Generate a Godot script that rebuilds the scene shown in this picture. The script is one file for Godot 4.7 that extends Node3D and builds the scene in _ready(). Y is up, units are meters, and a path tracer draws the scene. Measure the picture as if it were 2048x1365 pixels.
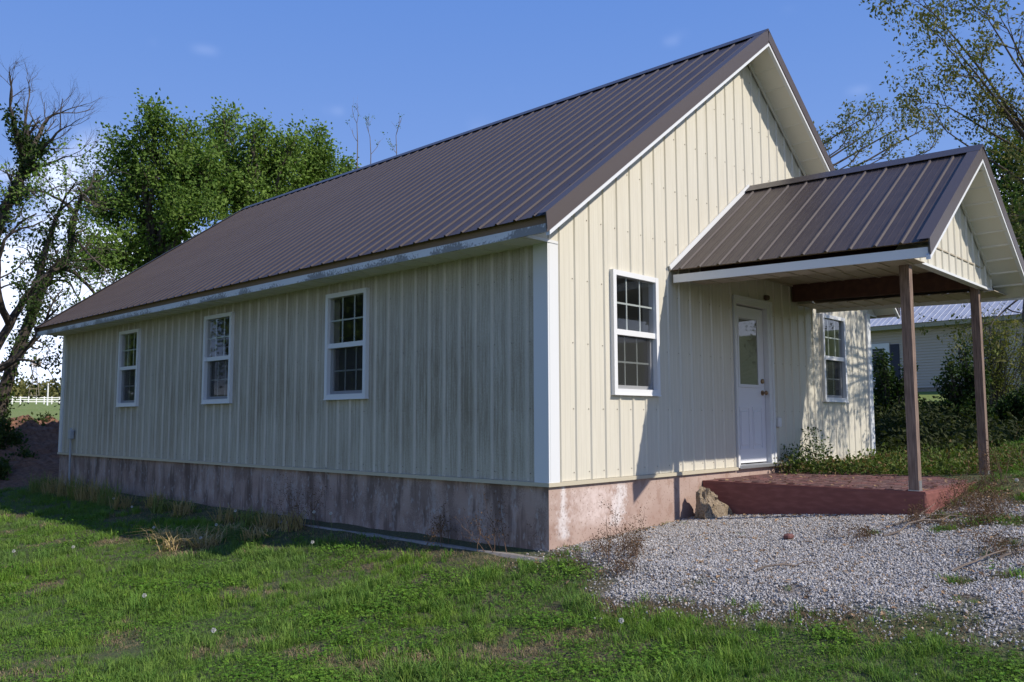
extends Node3D

# ---------------------------------------------------------------- dimensions (metres)
const W := 7.738        # gable wall width (x)
const L := 12.064       # long wall length (-z)
const HF := 0.598       # top of foundation
const HT := 2.792       # eave soffit height
const RX := 3.86        # ridge x
const RY := 6.03        # ridge height of the roof sheet
const RM := 0.727       # roof slope
const EX := 0.41        # eave overhang
const OV := 0.355       # gable overhang
const PITCH := 0.2286   # rib spacing
const WIN_Y0 := 1.4214
const WIN_Y1 := 2.665

var M := {}
var taken := {}

class MB:
	var v := PackedVector3Array()
	var uv := PackedVector2Array()
	var col := PackedColorArray()
	func tri(a: Vector3, b: Vector3, c: Vector3) -> void:
		v.append(a); v.append(b); v.append(c)
	func quad(a: Vector3, b: Vector3, c: Vector3, d: Vector3) -> void:
		v.append(a); v.append(b); v.append(c); v.append(a); v.append(c); v.append(d)
	func quad_uv(a: Vector3, b: Vector3, c: Vector3, d: Vector3, ua: Vector2, ub: Vector2, uc: Vector2, ud: Vector2) -> void:
		quad(a, b, c, d)
		uv.append(ua); uv.append(ub); uv.append(uc); uv.append(ua); uv.append(uc); uv.append(ud)
	func paint(c: Color) -> void:
		while col.size() < v.size():
			col.append(c)
	func box(lo: Vector3, hi: Vector3) -> void:
		var p := []
		for i in 8:
			p.append(Vector3(hi.x if i & 1 else lo.x, hi.y if i & 2 else lo.y, hi.z if i & 4 else lo.z))
		hexa(p)
	func hexa(p: Array) -> void:
		quad(p[4], p[6], p[7], p[5])
		quad(p[1], p[3], p[2], p[0])
		quad(p[0], p[2], p[6], p[4])
		quad(p[5], p[7], p[3], p[1])
		quad(p[2], p[3], p[7], p[6])
		quad(p[4], p[5], p[1], p[0])
	# a bar from a to b, centred on the line; w across (dir x up), h along up
	func bar(a: Vector3, b: Vector3, up: Vector3, w: float, h: float) -> void:
		var d := (b - a).normalized()
		var s := d.cross(up).normalized()
		var u := s.cross(d).normalized()
		var p := []
		for i in 8:
			p.append((b if i & 4 else a) + s * (w * 0.5 if i & 1 else -w * 0.5) + u * (h * 0.5 if i & 2 else -h * 0.5))
		hexa(p)
	# chamfered box
	func cbox(lo: Vector3, hi: Vector3, c: float) -> void:
		var xs := [lo.x, lo.x + c, hi.x - c, hi.x]
		var ys := [lo.y, lo.y + c, hi.y - c, hi.y]
		var zs := [lo.z, lo.z + c, hi.z - c, hi.z]
		# faces
		quad(Vector3(xs[1], ys[1], zs[3]), Vector3(xs[1], ys[2], zs[3]), Vector3(xs[2], ys[2], zs[3]), Vector3(xs[2], ys[1], zs[3]))
		quad(Vector3(xs[2], ys[1], zs[0]), Vector3(xs[2], ys[2], zs[0]), Vector3(xs[1], ys[2], zs[0]), Vector3(xs[1], ys[1], zs[0]))
		quad(Vector3(xs[0], ys[1], zs[1]), Vector3(xs[0], ys[2], zs[1]), Vector3(xs[0], ys[2], zs[2]), Vector3(xs[0], ys[1], zs[2]))
		quad(Vector3(xs[3], ys[1], zs[2]), Vector3(xs[3], ys[2], zs[2]), Vector3(xs[3], ys[2], zs[1]), Vector3(xs[3], ys[1], zs[1]))
		quad(Vector3(xs[1], ys[3], zs[1]), Vector3(xs[2], ys[3], zs[1]), Vector3(xs[2], ys[3], zs[2]), Vector3(xs[1], ys[3], zs[2]))
		quad(Vector3(xs[1], ys[0], zs[2]), Vector3(xs[2], ys[0], zs[2]), Vector3(xs[2], ys[0], zs[1]), Vector3(xs[1], ys[0], zs[1]))
		for sx in 2:
			var xo: float = xs[3] if sx else xs[0]
			var xi: float = xs[2] if sx else xs[1]
			for sz in 2:
				var zo: float = zs[3] if sz else zs[0]
				var zi: float = zs[2] if sz else zs[1]
				quad(Vector3(xo, ys[1], zi), Vector3(xo, ys[2], zi), Vector3(xi, ys[2], zo), Vector3(xi, ys[1], zo))
			for sy in 2:
				var yo: float = ys[3] if sy else ys[0]
				var yi: float = ys[2] if sy else ys[1]
				quad(Vector3(xo, yi, zs[1]), Vector3(xi, yo, zs[1]), Vector3(xi, yo, zs[2]), Vector3(xo, yi, zs[2]))
				for sz in 2:
					var zo2: float = zs[3] if sz else zs[0]
					var zi2: float = zs[2] if sz else zs[1]
					tri(Vector3(xo, yi, zi2), Vector3(xi, yo, zi2), Vector3(xi, yi, zo2))
		for sz in 2:
			var zo3: float = zs[3] if sz else zs[0]
			var zi3: float = zs[2] if sz else zs[1]
			for sy in 2:
				var yo3: float = ys[3] if sy else ys[0]
				var yi3: float = ys[2] if sy else ys[1]
				quad(Vector3(xs[1], yi3, zo3), Vector3(xs[1], yo3, zi3), Vector3(xs[2], yo3, zi3), Vector3(xs[2], yi3, zo3))
	func tube(path: Array, radii: Array, sides: int) -> void:
		var prev := []
		var ref := Vector3(0.31, 0.2, 0.93)
		for i in path.size():
			var a: Vector3 = path[maxi(i - 1, 0)]
			var b: Vector3 = path[mini(i + 1, path.size() - 1)]
			var d := (b - a).normalized()
			var s := d.cross(ref)
			if s.length() < 0.05:
				s = d.cross(Vector3(1, 0, 0))
			s = s.normalized()
			var u := s.cross(d)
			var ring := []
			for k in sides:
				var t := TAU * k / sides
				ring.append(path[i] + (s * cos(t) + u * sin(t)) * radii[i])
			if prev.size():
				for k in sides:
					var k2 := (k + 1) % sides
					quad(prev[k], ring[k], ring[k2], prev[k2])
			prev = ring
		if radii[radii.size() - 1] > 0.004:
			for k in range(1, sides - 1):
				tri(prev[0], prev[k], prev[k + 1])
	func mesh(m: Material) -> ArrayMesh:
		var arr := []
		arr.resize(Mesh.ARRAY_MAX)
		arr[Mesh.ARRAY_VERTEX] = v
		if uv.size() == v.size():
			arr[Mesh.ARRAY_TEX_UV] = uv
		if col.size() == v.size():
			arr[Mesh.ARRAY_COLOR] = col
		var am := ArrayMesh.new()
		am.add_surface_from_arrays(Mesh.PRIMITIVE_TRIANGLES, arr)
		am.surface_set_material(0, m)
		return am

# ---------------------------------------------------------------- naming and scene helpers
func numbered(called: String) -> String:
	if not taken.has(called):
		taken[called] = 0
		return called
	taken[called] += 1
	return "%s_%03d" % [called, taken[called]]

func tag(o: Node3D, label: String, category: String, group := "", kind := "") -> Node3D:
	if label: o.set_meta("label", label)
	if category: o.set_meta("category", category)
	if group: o.set_meta("group", group)
	if kind: o.set_meta("kind", kind)
	return o

func thing(called: String, label: String, category: String, at := Vector3.ZERO, group := "", kind := "") -> Node3D:
	var o := Node3D.new()
	o.name = numbered(called)
	add_child(o)
	o.position = at
	return tag(o, label, category, group, kind)

func put(called: String, mesh: Mesh, parent: Node, at := Vector3.ZERO) -> MeshInstance3D:
	var o := MeshInstance3D.new()
	o.name = numbered(called) if parent == self else called
	o.mesh = mesh
	parent.add_child(o, true)
	o.position = at
	return o

func build(mb: MB, called: String, m: Material, parent: Node, at := Vector3.ZERO) -> MeshInstance3D:
	return put(called, mb.mesh(m), parent, at)

func node(called: String, parent: Node, at := Vector3.ZERO) -> Node3D:
	var o := Node3D.new()
	o.name = called
	parent.add_child(o, true)
	o.position = at
	return o

func scatter(called: String, mesh: Mesh, where: Array, colors: PackedColorArray, parent: Node) -> MultiMeshInstance3D:
	var mm := MultiMesh.new()
	mm.transform_format = MultiMesh.TRANSFORM_3D
	mm.use_colors = true
	mm.mesh = mesh
	mm.instance_count = where.size()
	for i in where.size():
		mm.set_instance_transform(i, where[i])
		mm.set_instance_color(i, colors[i])
	var o := MultiMeshInstance3D.new()
	o.name = called
	o.multimesh = mm
	parent.add_child(o, true)
	return o

func lin(r: float, g: float, b: float) -> Color:
	return Color(r, g, b).linear_to_srgb()

func mat(r: float, g: float, b: float, rough := 0.7, metallic := 0.0) -> StandardMaterial3D:
	var m := StandardMaterial3D.new()
	m.albedo_color = lin(r, g, b)
	m.roughness = rough
	m.metallic = metallic
	return m

func noise_tex(size: int, freq: float, seed_: int, lo: Color, mid: Color, hi: Color, octaves := 4) -> NoiseTexture2D:
	var n := FastNoiseLite.new()
	n.seed = seed_
	n.frequency = freq
	n.fractal_octaves = octaves
	var t := NoiseTexture2D.new()
	t.width = size
	t.height = size
	t.seamless = true
	t.noise = n
	var g := Gradient.new()
	g.set_color(0, lo.linear_to_srgb())
	g.set_color(1, hi.linear_to_srgb())
	g.add_point(0.5, mid.linear_to_srgb())
	t.color_ramp = g
	return t

func bump_tex(size: int, freq: float, seed_: int, octaves := 4) -> NoiseTexture2D:
	var n := FastNoiseLite.new()
	n.seed = seed_
	n.frequency = freq
	n.fractal_octaves = octaves
	var t := NoiseTexture2D.new()
	t.width = size
	t.height = size
	t.seamless = true
	t.noise = n
	return t

func tri_mat(t: Texture2D, scale: float, rough: float) -> StandardMaterial3D:
	var m := StandardMaterial3D.new()
	m.albedo_texture = t
	m.uv1_triplanar = true
	m.uv1_world_triplanar = true
	m.uv1_scale = Vector3.ONE * scale
	m.roughness = rough
	return m

func sstep(a: float, b: float, x: float) -> float:
	return smoothstep(a, b, x)

# ---------------------------------------------------------------- ground height
func ground_h(x: float, z: float) -> float:
	var y := 0.0
	if x < 0.0:
		y = -0.45 * (1.0 - exp(x / 1.8))
	else:
		y = (0.04 * x + 0.07 * clampf(z, 0.0, 3.0) * sstep(0, 2.6, x) + 0.17 * sstep(2.6, 4.8, x) + 0.035 * maxf(0, x - 9.0)) * sstep(-45, -14, z)
	var r := Vector2(x + 3.0, z).length()
	if r > 18.0:
		y += 0.031 * (r - 18.0) * (r - 18.0) / (r - 8.0)
	return y

var gravel_poly := PackedVector2Array([Vector2(0.02, 0), Vector2(2.62, 0), Vector2(2.62, 2.36), Vector2(3.5, 2.5), Vector2(3.1, 2.95), Vector2(2.5, 3.15), Vector2(3.0, 3.6), Vector2(2.6, 4.6), Vector2(1.2, 5.4), Vector2(0.3, 5.2),
	Vector2(-0.2, 4.4), Vector2(-0.25, 3.75), Vector2(-0.17, 3.34), Vector2(-0.35, 2.8), Vector2(-0.55, 2.2), Vector2(-0.62, 1.86), Vector2(-0.66, 1.45), Vector2(-0.55, 1.15), Vector2(-0.36, 0.95), Vector2(-0.06, 0.62), Vector2(0.02, 0.3), Vector2(0.05, 0.1)])
# weedy breaks in the gravel: x, z, radius
var gravel_breaks := [[1.33, 3.2, 0.26], [1.6, 3.35, 0.22], [0.61, 3.2, 0.16], [0.85, 3.45, 0.18], [1.9, 2.72, 0.20], [2.15, 2.8, 0.2], [2.3, 3.1, 0.22], [-0.2, 1.62, 0.10], [1.7, 2.25, 0.09], [2.45, 2.55, 0.22], [0.2, 3.35, 0.14], [-0.1, 2.3, 0.12]]
var gn := FastNoiseLite.new()

# signed amount inside the gravel (metres, ragged edge)
func gravel_in(x: float, z: float) -> float:
	var p := Vector2(x, z)
	var best := 1e9
	for i in gravel_poly.size():
		var q := Geometry2D.get_closest_point_to_segment(p, gravel_poly[i], gravel_poly[(i + 1) % gravel_poly.size()])
		best = minf(best, q.distance_to(p))
	if not Geometry2D.is_point_in_polygon(p, gravel_poly):
		best = -best
	best += gn.get_noise_2d(x * 9.0, z * 9.0) * 0.30 - 0.03
	for b in gravel_breaks:
		best = minf(best, lerpf(best, -0.3 + 0.5 * gn.get_noise_2d(x * 25.0, z * 25.0), exp(-pow(Vector2(x - b[0], z - b[1]).length() / b[2], 2.0))))
	return best

func inside_house(x: float, z: float) -> bool:
	return x > -0.02 and x < W + 0.02 and z < 0.02 and z > -L - 0.02

func _ready() -> void:
	# ------------------------------------------------------------ camera
	var cam := Camera3D.new()
	cam.name = "camera"
	add_child(cam)
	cam.transform = Transform3D(Basis(Vector3(0.68581, -0.00339, 0.72777), Vector3(-0.06593, 0.99558, 0.06676), Vector3(-0.72478, -0.09377, 0.68256)).orthonormalized(), Vector3(-5.8099, 1.16, 5.0261))
	cam.fov = 43.8755
	cam.near = 0.05
	cam.far = 4000.0
	cam.current = true
	# ------------------------------------------------------------ sky, sun, exposure
	var env := Environment.new()
	env.tonemap_mode = Environment.TONE_MAPPER_LINEAR
	env.tonemap_exposure = 1.0
	env.background_mode = Environment.BG_SKY
	env.sdfgi_enabled = true
	env.ssao_enabled = true
	env.ssil_enabled = true
	var sm := ProceduralSkyMaterial.new()
	sm.sky_top_color = lin(0.075, 0.215, 0.655)
	sm.sky_horizon_color = lin(0.40, 0.585, 0.98)
	sm.sky_curve = 0.226
	sm.ground_bottom_color = lin(0.10, 0.12, 0.06)
	sm.ground_horizon_color = lin(0.2, 0.24, 0.2)
	sm.sun_angle_max = 8.0
	sm.sky_cover = cloud_cover()
	sm.sky_cover_modulate = Color(1, 1, 1, 1)
	var sky := Sky.new()
	sky.sky_material = sm
	env.sky = sky
	var we := WorldEnvironment.new()
	we.name = "environment"
	we.environment = env
	add_child(we)
	var sun := DirectionalLight3D.new()
	sun.name = "sun"
	sun.light_energy = 1.6
	sun.light_color = Color(1.0, 0.965, 0.91)
	sun.light_angular_distance = 0.53
	sun.shadow_enabled = true
	add_child(sun)
	var to_sun := Vector3(0.265, 0.83, 1.0).normalized()
	sun.transform = Transform3D(Basis.looking_at(-to_sun, Vector3.UP), to_sun * 30.0)

	gn.seed = 5
	gn.frequency = 0.12
	make_materials()
	build_ground()
	build_house()
	build_porch()
	build_slab()
	build_neighbour()
	build_trees()
	build_far_field()
	build_shrubs()
	build_lawn()
	build_gravel()
	build_small()

func cloud_cover() -> ImageTexture:
	var n := FastNoiseLite.new()
	n.seed = 41
	n.frequency = 1.9
	n.fractal_octaves = 6
	var n2 := FastNoiseLite.new()
	n2.seed = 12
	n2.frequency = 5.5
	n2.fractal_octaves = 4
	var w := 1024
	var h := 512
	var im := Image.create(w, h, false, Image.FORMAT_RGBA8)
	for j in h / 2 + 2:
		var el := PI * 0.5 - PI * (j + 0.5) / h
		for i in w:
			var az := TAU * (i + 0.5) / w
			var d := Vector3(cos(az) * cos(el), sin(el) * 2.6, sin(az) * cos(el))
			var e := rad_to_deg(el)
			var c := n.get_noise_3dv(d * 1.25) * 1.0 + 0.18 * n2.get_noise_3dv(d * 1.6)
			# banks of cumulus low round the whole horizon
			var a := sstep(-0.02, 0.30, c + 0.30 - 0.60 * sstep(7.0, 19.0, e)) * (1.0 - sstep(12.0, 21.0, e))
			a = maxf(a * 0.85, 0.16 * (1.0 - sstep(0.0, 9.0, e)))
			# a few thin wisps higher up
			var wsp := sstep(0.52, 0.70, n2.get_noise_3dv(Vector3(d.x * 1.3, d.y * 2.2, d.z * 1.3))) * 0.10 * (1.0 - sstep(50.0, 70.0, e))
			a = maxf(a, wsp)
			im.set_pixel(i, j, Color(1.0, 0.985, 0.96, a))
	return ImageTexture.create_from_image(im)

# ---------------------------------------------------------------- materials
func make_materials() -> void:
	M.trim = mat(0.66, 0.675, 0.685, 0.45)
	M.cream = mat(0.605, 0.572, 0.48, 0.42)
	M.cream_trim = mat(0.50, 0.45, 0.34, 0.45)
	M.vinyl = mat(0.70, 0.71, 0.72, 0.4)
	M.muntin = mat(0.60, 0.66, 0.64, 0.4)
	M.brown_trim = mat(0.078, 0.061, 0.055, 0.45)
	M.ridge = mat(0.060, 0.048, 0.046, 0.38)
	M.bracket = mat(0.10, 0.065, 0.045, 0.7)
	M.far_glass = mat(0.05, 0.055, 0.06, 0.08)
	M.steel = mat(0.45, 0.46, 0.47, 0.45, 0.8)
	M.conduit = mat(0.38, 0.40, 0.42, 0.5)
	M.brass = mat(0.30, 0.20, 0.11, 0.35, 0.8)
	M.plaster = mat(0.33, 0.32, 0.30, 0.9)
	M.screen = mat(0.03, 0.03, 0.032, 0.7)
	M.screen.albedo_color.a = 0.42
	M.screen.transparency = BaseMaterial3D.TRANSPARENCY_ALPHA
	M.glass = mat(0.03, 0.035, 0.035, 0.02)
	M.glass.albedo_color.a = 0.22
	M.glass.transparency = BaseMaterial3D.TRANSPARENCY_ALPHA
	M.glass.metallic_specular = 0.5
	M.door = mat(0.70, 0.71, 0.75, 0.5)
	M.blind = mat(0.22, 0.22, 0.20, 0.7)
	# roof sheet: brown paint with a faint mottling
	M.roof = tri_mat(noise_tex(512, 0.012, 7, Color(0.053, 0.040, 0.036), Color(0.063, 0.048, 0.043), Color(0.075, 0.059, 0.053), 5), 0.5, 0.46)
	M.roof.metallic_specular = 0.38
	M.roof_porch = M.roof
	M.soffit = mat(0.66, 0.64, 0.57, 0.5)
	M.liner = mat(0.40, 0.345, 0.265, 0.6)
	M.beam = tri_mat(noise_tex(256, 0.02, 3, Color(0.055, 0.021, 0.014), Color(0.075, 0.030, 0.019), Color(0.10, 0.042, 0.026), 4), 1.5, 0.7)
	# weathered post: vertical grain
	M.post = tri_mat(noise_tex(512, 0.02, 9, Color(0.10, 0.067, 0.053), Color(0.19, 0.13, 0.102), Color(0.30, 0.215, 0.17), 5), 1.0, 0.85)
	M.post.uv1_scale = Vector3(5.0, 0.35, 5.0)
	M.post.heightmap_enabled = true
	M.post.heightmap_texture = bump_tex(512, 0.02, 9, 5)
	M.post.heightmap_scale = 0.25
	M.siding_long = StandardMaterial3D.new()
	M.siding_long.albedo_texture = mildew_shade_tex()
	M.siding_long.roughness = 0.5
	M.siding_gable = tri_mat(noise_tex(512, 0.01, 21, Color(0.575, 0.542, 0.45), Color(0.605, 0.572, 0.48), Color(0.63, 0.598, 0.505), 5), 1.0, 0.42)
	M.siding_gable.uv1_scale = Vector3(2.5, 0.22, 2.5)
	M.fascia_dirty = StandardMaterial3D.new()
	M.fascia_dirty.albedo_texture = fascia_tex()
	M.fascia_dirty.roughness = 0.6
	M.found_long = StandardMaterial3D.new()
	M.found_long.albedo_texture = foundation_tex(true)
	M.found_long.roughness = 0.95
	M.found_gable = StandardMaterial3D.new()
	M.found_gable.albedo_texture = foundation_tex(false)
	M.found_gable.roughness = 0.95
	M.concrete = tri_mat(noise_tex(512, 0.02, 33, Color(0.20, 0.17, 0.145), Color(0.27, 0.24, 0.21), Color(0.34, 0.31, 0.28), 5), 1.2, 0.95)
	M.red_concrete = tri_mat(noise_tex(512, 0.014, 31, Color(0.17, 0.062, 0.052), Color(0.205, 0.074, 0.061), Color(0.25, 0.10, 0.084), 6), 1.4, 0.9)
	M.red_concrete.uv1_scale = Vector3(0.7, 2.6, 0.7)
	M.bricks = []
	for c in [[0.115, 0.050, 0.046], [0.14, 0.058, 0.052], [0.098, 0.047, 0.045], [0.125, 0.066, 0.06]]:
		var bm := tri_mat(noise_tex(256, 0.03, 50 + M.bricks.size(), Color(c[0] * 0.7, c[1] * 0.7, c[2] * 0.7), Color(c[0], c[1], c[2]), Color(c[0] * 1.25, c[1] * 1.3, c[2] * 1.3), 4), 1.7, 0.85)
		M.bricks.append(bm)
	M.bark = tri_mat(noise_tex(256, 0.03, 61, Color(0.035, 0.028, 0.022), Color(0.075, 0.06, 0.048), Color(0.13, 0.11, 0.09), 4), 1.2, 0.95)
	M.bark_pale = mat(0.16, 0.125, 0.10, 0.9)
	M.leaf = StandardMaterial3D.new()
	M.leaf.vertex_color_use_as_albedo = true
	M.leaf.roughness = 0.7
	M.leaf.metallic_specular = 0.3
	M.leaf.backlight_enabled = true
	M.leaf.backlight = lin(0.55, 0.62, 0.2)
	M.grass = StandardMaterial3D.new()
	M.grass.vertex_color_use_as_albedo = true
	M.grass.roughness = 0.85
	M.grass.metallic_specular = 0.25
	M.grass.backlight_enabled = true
	M.grass.backlight = lin(0.45, 0.5, 0.2)
	M.vcol = StandardMaterial3D.new()
	M.vcol.vertex_color_use_as_albedo = true
	M.vcol.roughness = 0.9
	M.dirt = tri_mat(noise_tex(512, 0.02, 71, Color(0.10, 0.050, 0.032), Color(0.20, 0.10, 0.062), Color(0.32, 0.175, 0.115), 5), 0.8, 1.0)
	M.dirt.heightmap_enabled = true
	M.dirt.heightmap_texture = bump_tex(512, 0.03, 72, 5)
	M.dirt.heightmap_scale = 5.0
	M.stone = tri_mat(noise_tex(512, 0.03, 81, Color(0.17, 0.12, 0.075), Color(0.36, 0.28, 0.19), Color(0.52, 0.44, 0.33), 5), 3.0, 0.95)
	M.stone.heightmap_enabled = true
	M.stone.heightmap_texture = bump_tex(512, 0.05, 82, 5)
	M.stone.heightmap_scale = 2.5
	M.white_paint = mat(0.75, 0.75, 0.74, 0.6)
	M.vinyl_siding = mat(0.46, 0.405, 0.335, 0.6)
	M.navy = mat(0.02, 0.024, 0.045, 0.6)
	M.tin = tri_mat(noise_tex(256, 0.02, 91, Color(0.30, 0.31, 0.36), Color(0.38, 0.40, 0.46), Color(0.47, 0.49, 0.54), 4), 0.4, 0.45)
	M.rust = mat(0.30, 0.25, 0.22, 0.8)
	M.wood = mat(0.24, 0.17, 0.11, 0.9)
	M.dead = mat(0.14, 0.085, 0.055, 0.9)
	M.stem = mat(0.13, 0.17, 0.06, 0.7)
	M.puff = mat(0.62, 0.61, 0.58, 0.9)
	M.olive_fascia = mat(0.30, 0.28, 0.20, 0.6)

# the shaded long wall: cream paint with mildew, plus shade painted into the colour, deeper between ribs
func mildew_shade_tex() -> ImageTexture:
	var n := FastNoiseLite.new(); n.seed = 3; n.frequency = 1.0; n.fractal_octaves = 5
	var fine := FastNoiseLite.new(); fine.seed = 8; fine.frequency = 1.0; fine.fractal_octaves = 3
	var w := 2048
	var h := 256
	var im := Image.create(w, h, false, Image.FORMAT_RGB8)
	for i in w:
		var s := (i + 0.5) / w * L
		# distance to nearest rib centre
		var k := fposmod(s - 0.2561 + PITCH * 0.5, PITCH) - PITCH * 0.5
		var pan := sstep(0.012, 0.04, absf(k))  # pans darker than ribs: dirt, and the lighter facing of the ribs painted in
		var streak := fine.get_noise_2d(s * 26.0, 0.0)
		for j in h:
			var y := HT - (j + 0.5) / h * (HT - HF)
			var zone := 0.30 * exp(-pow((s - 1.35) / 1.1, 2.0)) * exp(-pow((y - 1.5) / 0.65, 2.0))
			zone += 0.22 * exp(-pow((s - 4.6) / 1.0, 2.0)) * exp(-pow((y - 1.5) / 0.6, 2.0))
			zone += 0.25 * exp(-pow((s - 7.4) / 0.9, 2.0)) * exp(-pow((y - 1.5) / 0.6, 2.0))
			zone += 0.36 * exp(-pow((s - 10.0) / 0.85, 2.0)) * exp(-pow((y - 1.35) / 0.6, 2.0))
			zone += 0.56  # film over the whole wall: fine mildew plus its shaded tone painted in
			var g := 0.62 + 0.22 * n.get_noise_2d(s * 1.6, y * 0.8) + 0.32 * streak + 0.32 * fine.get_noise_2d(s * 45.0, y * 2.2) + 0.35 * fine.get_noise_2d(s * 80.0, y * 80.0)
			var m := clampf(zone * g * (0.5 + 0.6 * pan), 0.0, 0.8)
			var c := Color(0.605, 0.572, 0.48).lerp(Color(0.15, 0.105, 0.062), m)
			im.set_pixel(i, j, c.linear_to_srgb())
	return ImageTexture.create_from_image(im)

# white fascia with a crust of grey mildew along its lower edge
func fascia_tex() -> ImageTexture:
	var n := FastNoiseLite.new(); n.seed = 13; n.frequency = 1.0; n.fractal_octaves = 4
	var w := 2048
	var h := 16
	var im := Image.create(w, h, false, Image.FORMAT_RGB8)
	for i in w:
		var s := (i + 0.5) / w * (L + 2.0 * OV)
		for j in h:
			var t := (j + 0.5) / h
			var m := sstep(0.10, 0.5, n.get_noise_2d(s * 1.6, 3.0) + 0.6 * n.get_noise_2d(s * 28.0, t * 2.0) + 0.55 * t - 0.05)
			var c := Color(0.66, 0.675, 0.685).lerp(Color(0.16, 0.155, 0.15), m * 0.8)
			im.set_pixel(i, j, c.linear_to_srgb())
	return ImageTexture.create_from_image(im)

# poured foundation: pink-brown concrete with form streaks and white lime blooms
func foundation_tex(long_side: bool) -> ImageTexture:
	var n := FastNoiseLite.new(); n.seed = 23; n.frequency = 1.0; n.fractal_octaves = 5
	var f := FastNoiseLite.new(); f.seed = 29; f.frequency = 1.0; f.fractal_octaves = 4
	var w := 2048 if long_side else 1024
	var h := 128
	var im := Image.create(w, h, false, Image.FORMAT_RGB8)
	var span := L if long_side else W
	for i in w:
		var s := (i + 0.5) / w * span
		for j in h:
			var y := HF - (j + 0.5) / h * (HF + 0.3)
			var c: Color
			if long_side:
				c = Color(0.35, 0.245, 0.205).lerp(Color(0.43, 0.325, 0.28), clampf(0.5 + 0.8 * n.get_noise_2d(s * 1.4, y * 2.4), 0, 1))
				var st := f.get_noise_2d(s * 3.2, y * 1.1) + 0.35 * f.get_noise_2d(s * 14.0, y * 0.8)
				c = c.lerp(Color(0.09, 0.058, 0.046), sstep(-0.1, 0.5, st) * 0.7)
				var dark_mottle := sstep(-0.25, 0.35, n.get_noise_2d(s * 2.3 + 5.0, y * 1.2) + 0.45 * f.get_noise_2d(s * 55.0, y * 55.0))
				c = c.lerp(Color(0.115, 0.075, 0.06), dark_mottle * 0.55)  # long side only: blotches of darker brown
				# lime streaks
				var lime := sstep(0.18, 0.5, f.get_noise_2d(s * 5.0 + 40.0, y * 0.9) + 0.5 * f.get_noise_2d(s * 30.0, y * 14.0) + 0.25 * n.get_noise_2d(s * 0.8 + 9.0, 2.0))
				c = c.lerp(Color(0.48, 0.42, 0.40), lime * 0.38)
				var spot := sstep(0.36, 0.5, n.get_noise_2d(s * 11.0, y * 6.0 + 20.0))
				c = c.lerp(Color(0.45, 0.43, 0.42), spot * 0.45)
			else:
				c = Color(0.35, 0.245, 0.205).lerp(Color(0.43, 0.325, 0.28), clampf(0.5 + 0.8 * n.get_noise_2d(s * 1.4, y * 2.4), 0, 1))
				c = c.lerp(Color(0.27, 0.165, 0.125), sstep(0.15, 0.5, f.get_noise_2d(s * 7.0, y * 5.0)) * 0.5)
				# two lime blooms with ragged edges
				var rag := 0.35 * n.get_noise_2d(s * 10.0, y * 9.0) + 0.25 * f.get_noise_2d(s * 30.0, y * 26.0)
				var b1 := 1.0 - absf(s - 0.20) / (0.075 + 0.03 * sin(y * 9.0)) + rag * 1.6
				b1 *= sstep(0.06, 0.12, y)
				var b2 := 1.1 - absf(s - (1.04 + 0.22 * (y - 0.3))) / 0.13 + rag * 2.2
				b2 *= sstep(0.10, 0.2, y) * (1.0 - sstep(0.50, 0.56, y))
				var b3 := (1.0 - absf(s - 0.66) / 0.5) * 0.9 + rag * 1.6
				b3 *= sstep(0.12, 0.26, y) * (1.0 - sstep(0.50, 0.555, y))
				c = c.lerp(Color(0.66, 0.63, 0.63), clampf(maxf(b1, b2), 0, 1) * 0.85)
				c = c.lerp(Color(0.66, 0.56, 0.53), clampf(b3, 0, 1) * 0.75)
				var pit := sstep(0.44, 0.56, f.get_noise_2d(s * 40.0, y * 40.0))
				c = c.lerp(Color(0.13, 0.08, 0.06), pit * 0.8)
			im.set_pixel(i, j, c.linear_to_srgb())
	return ImageTexture.create_from_image(im)

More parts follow.
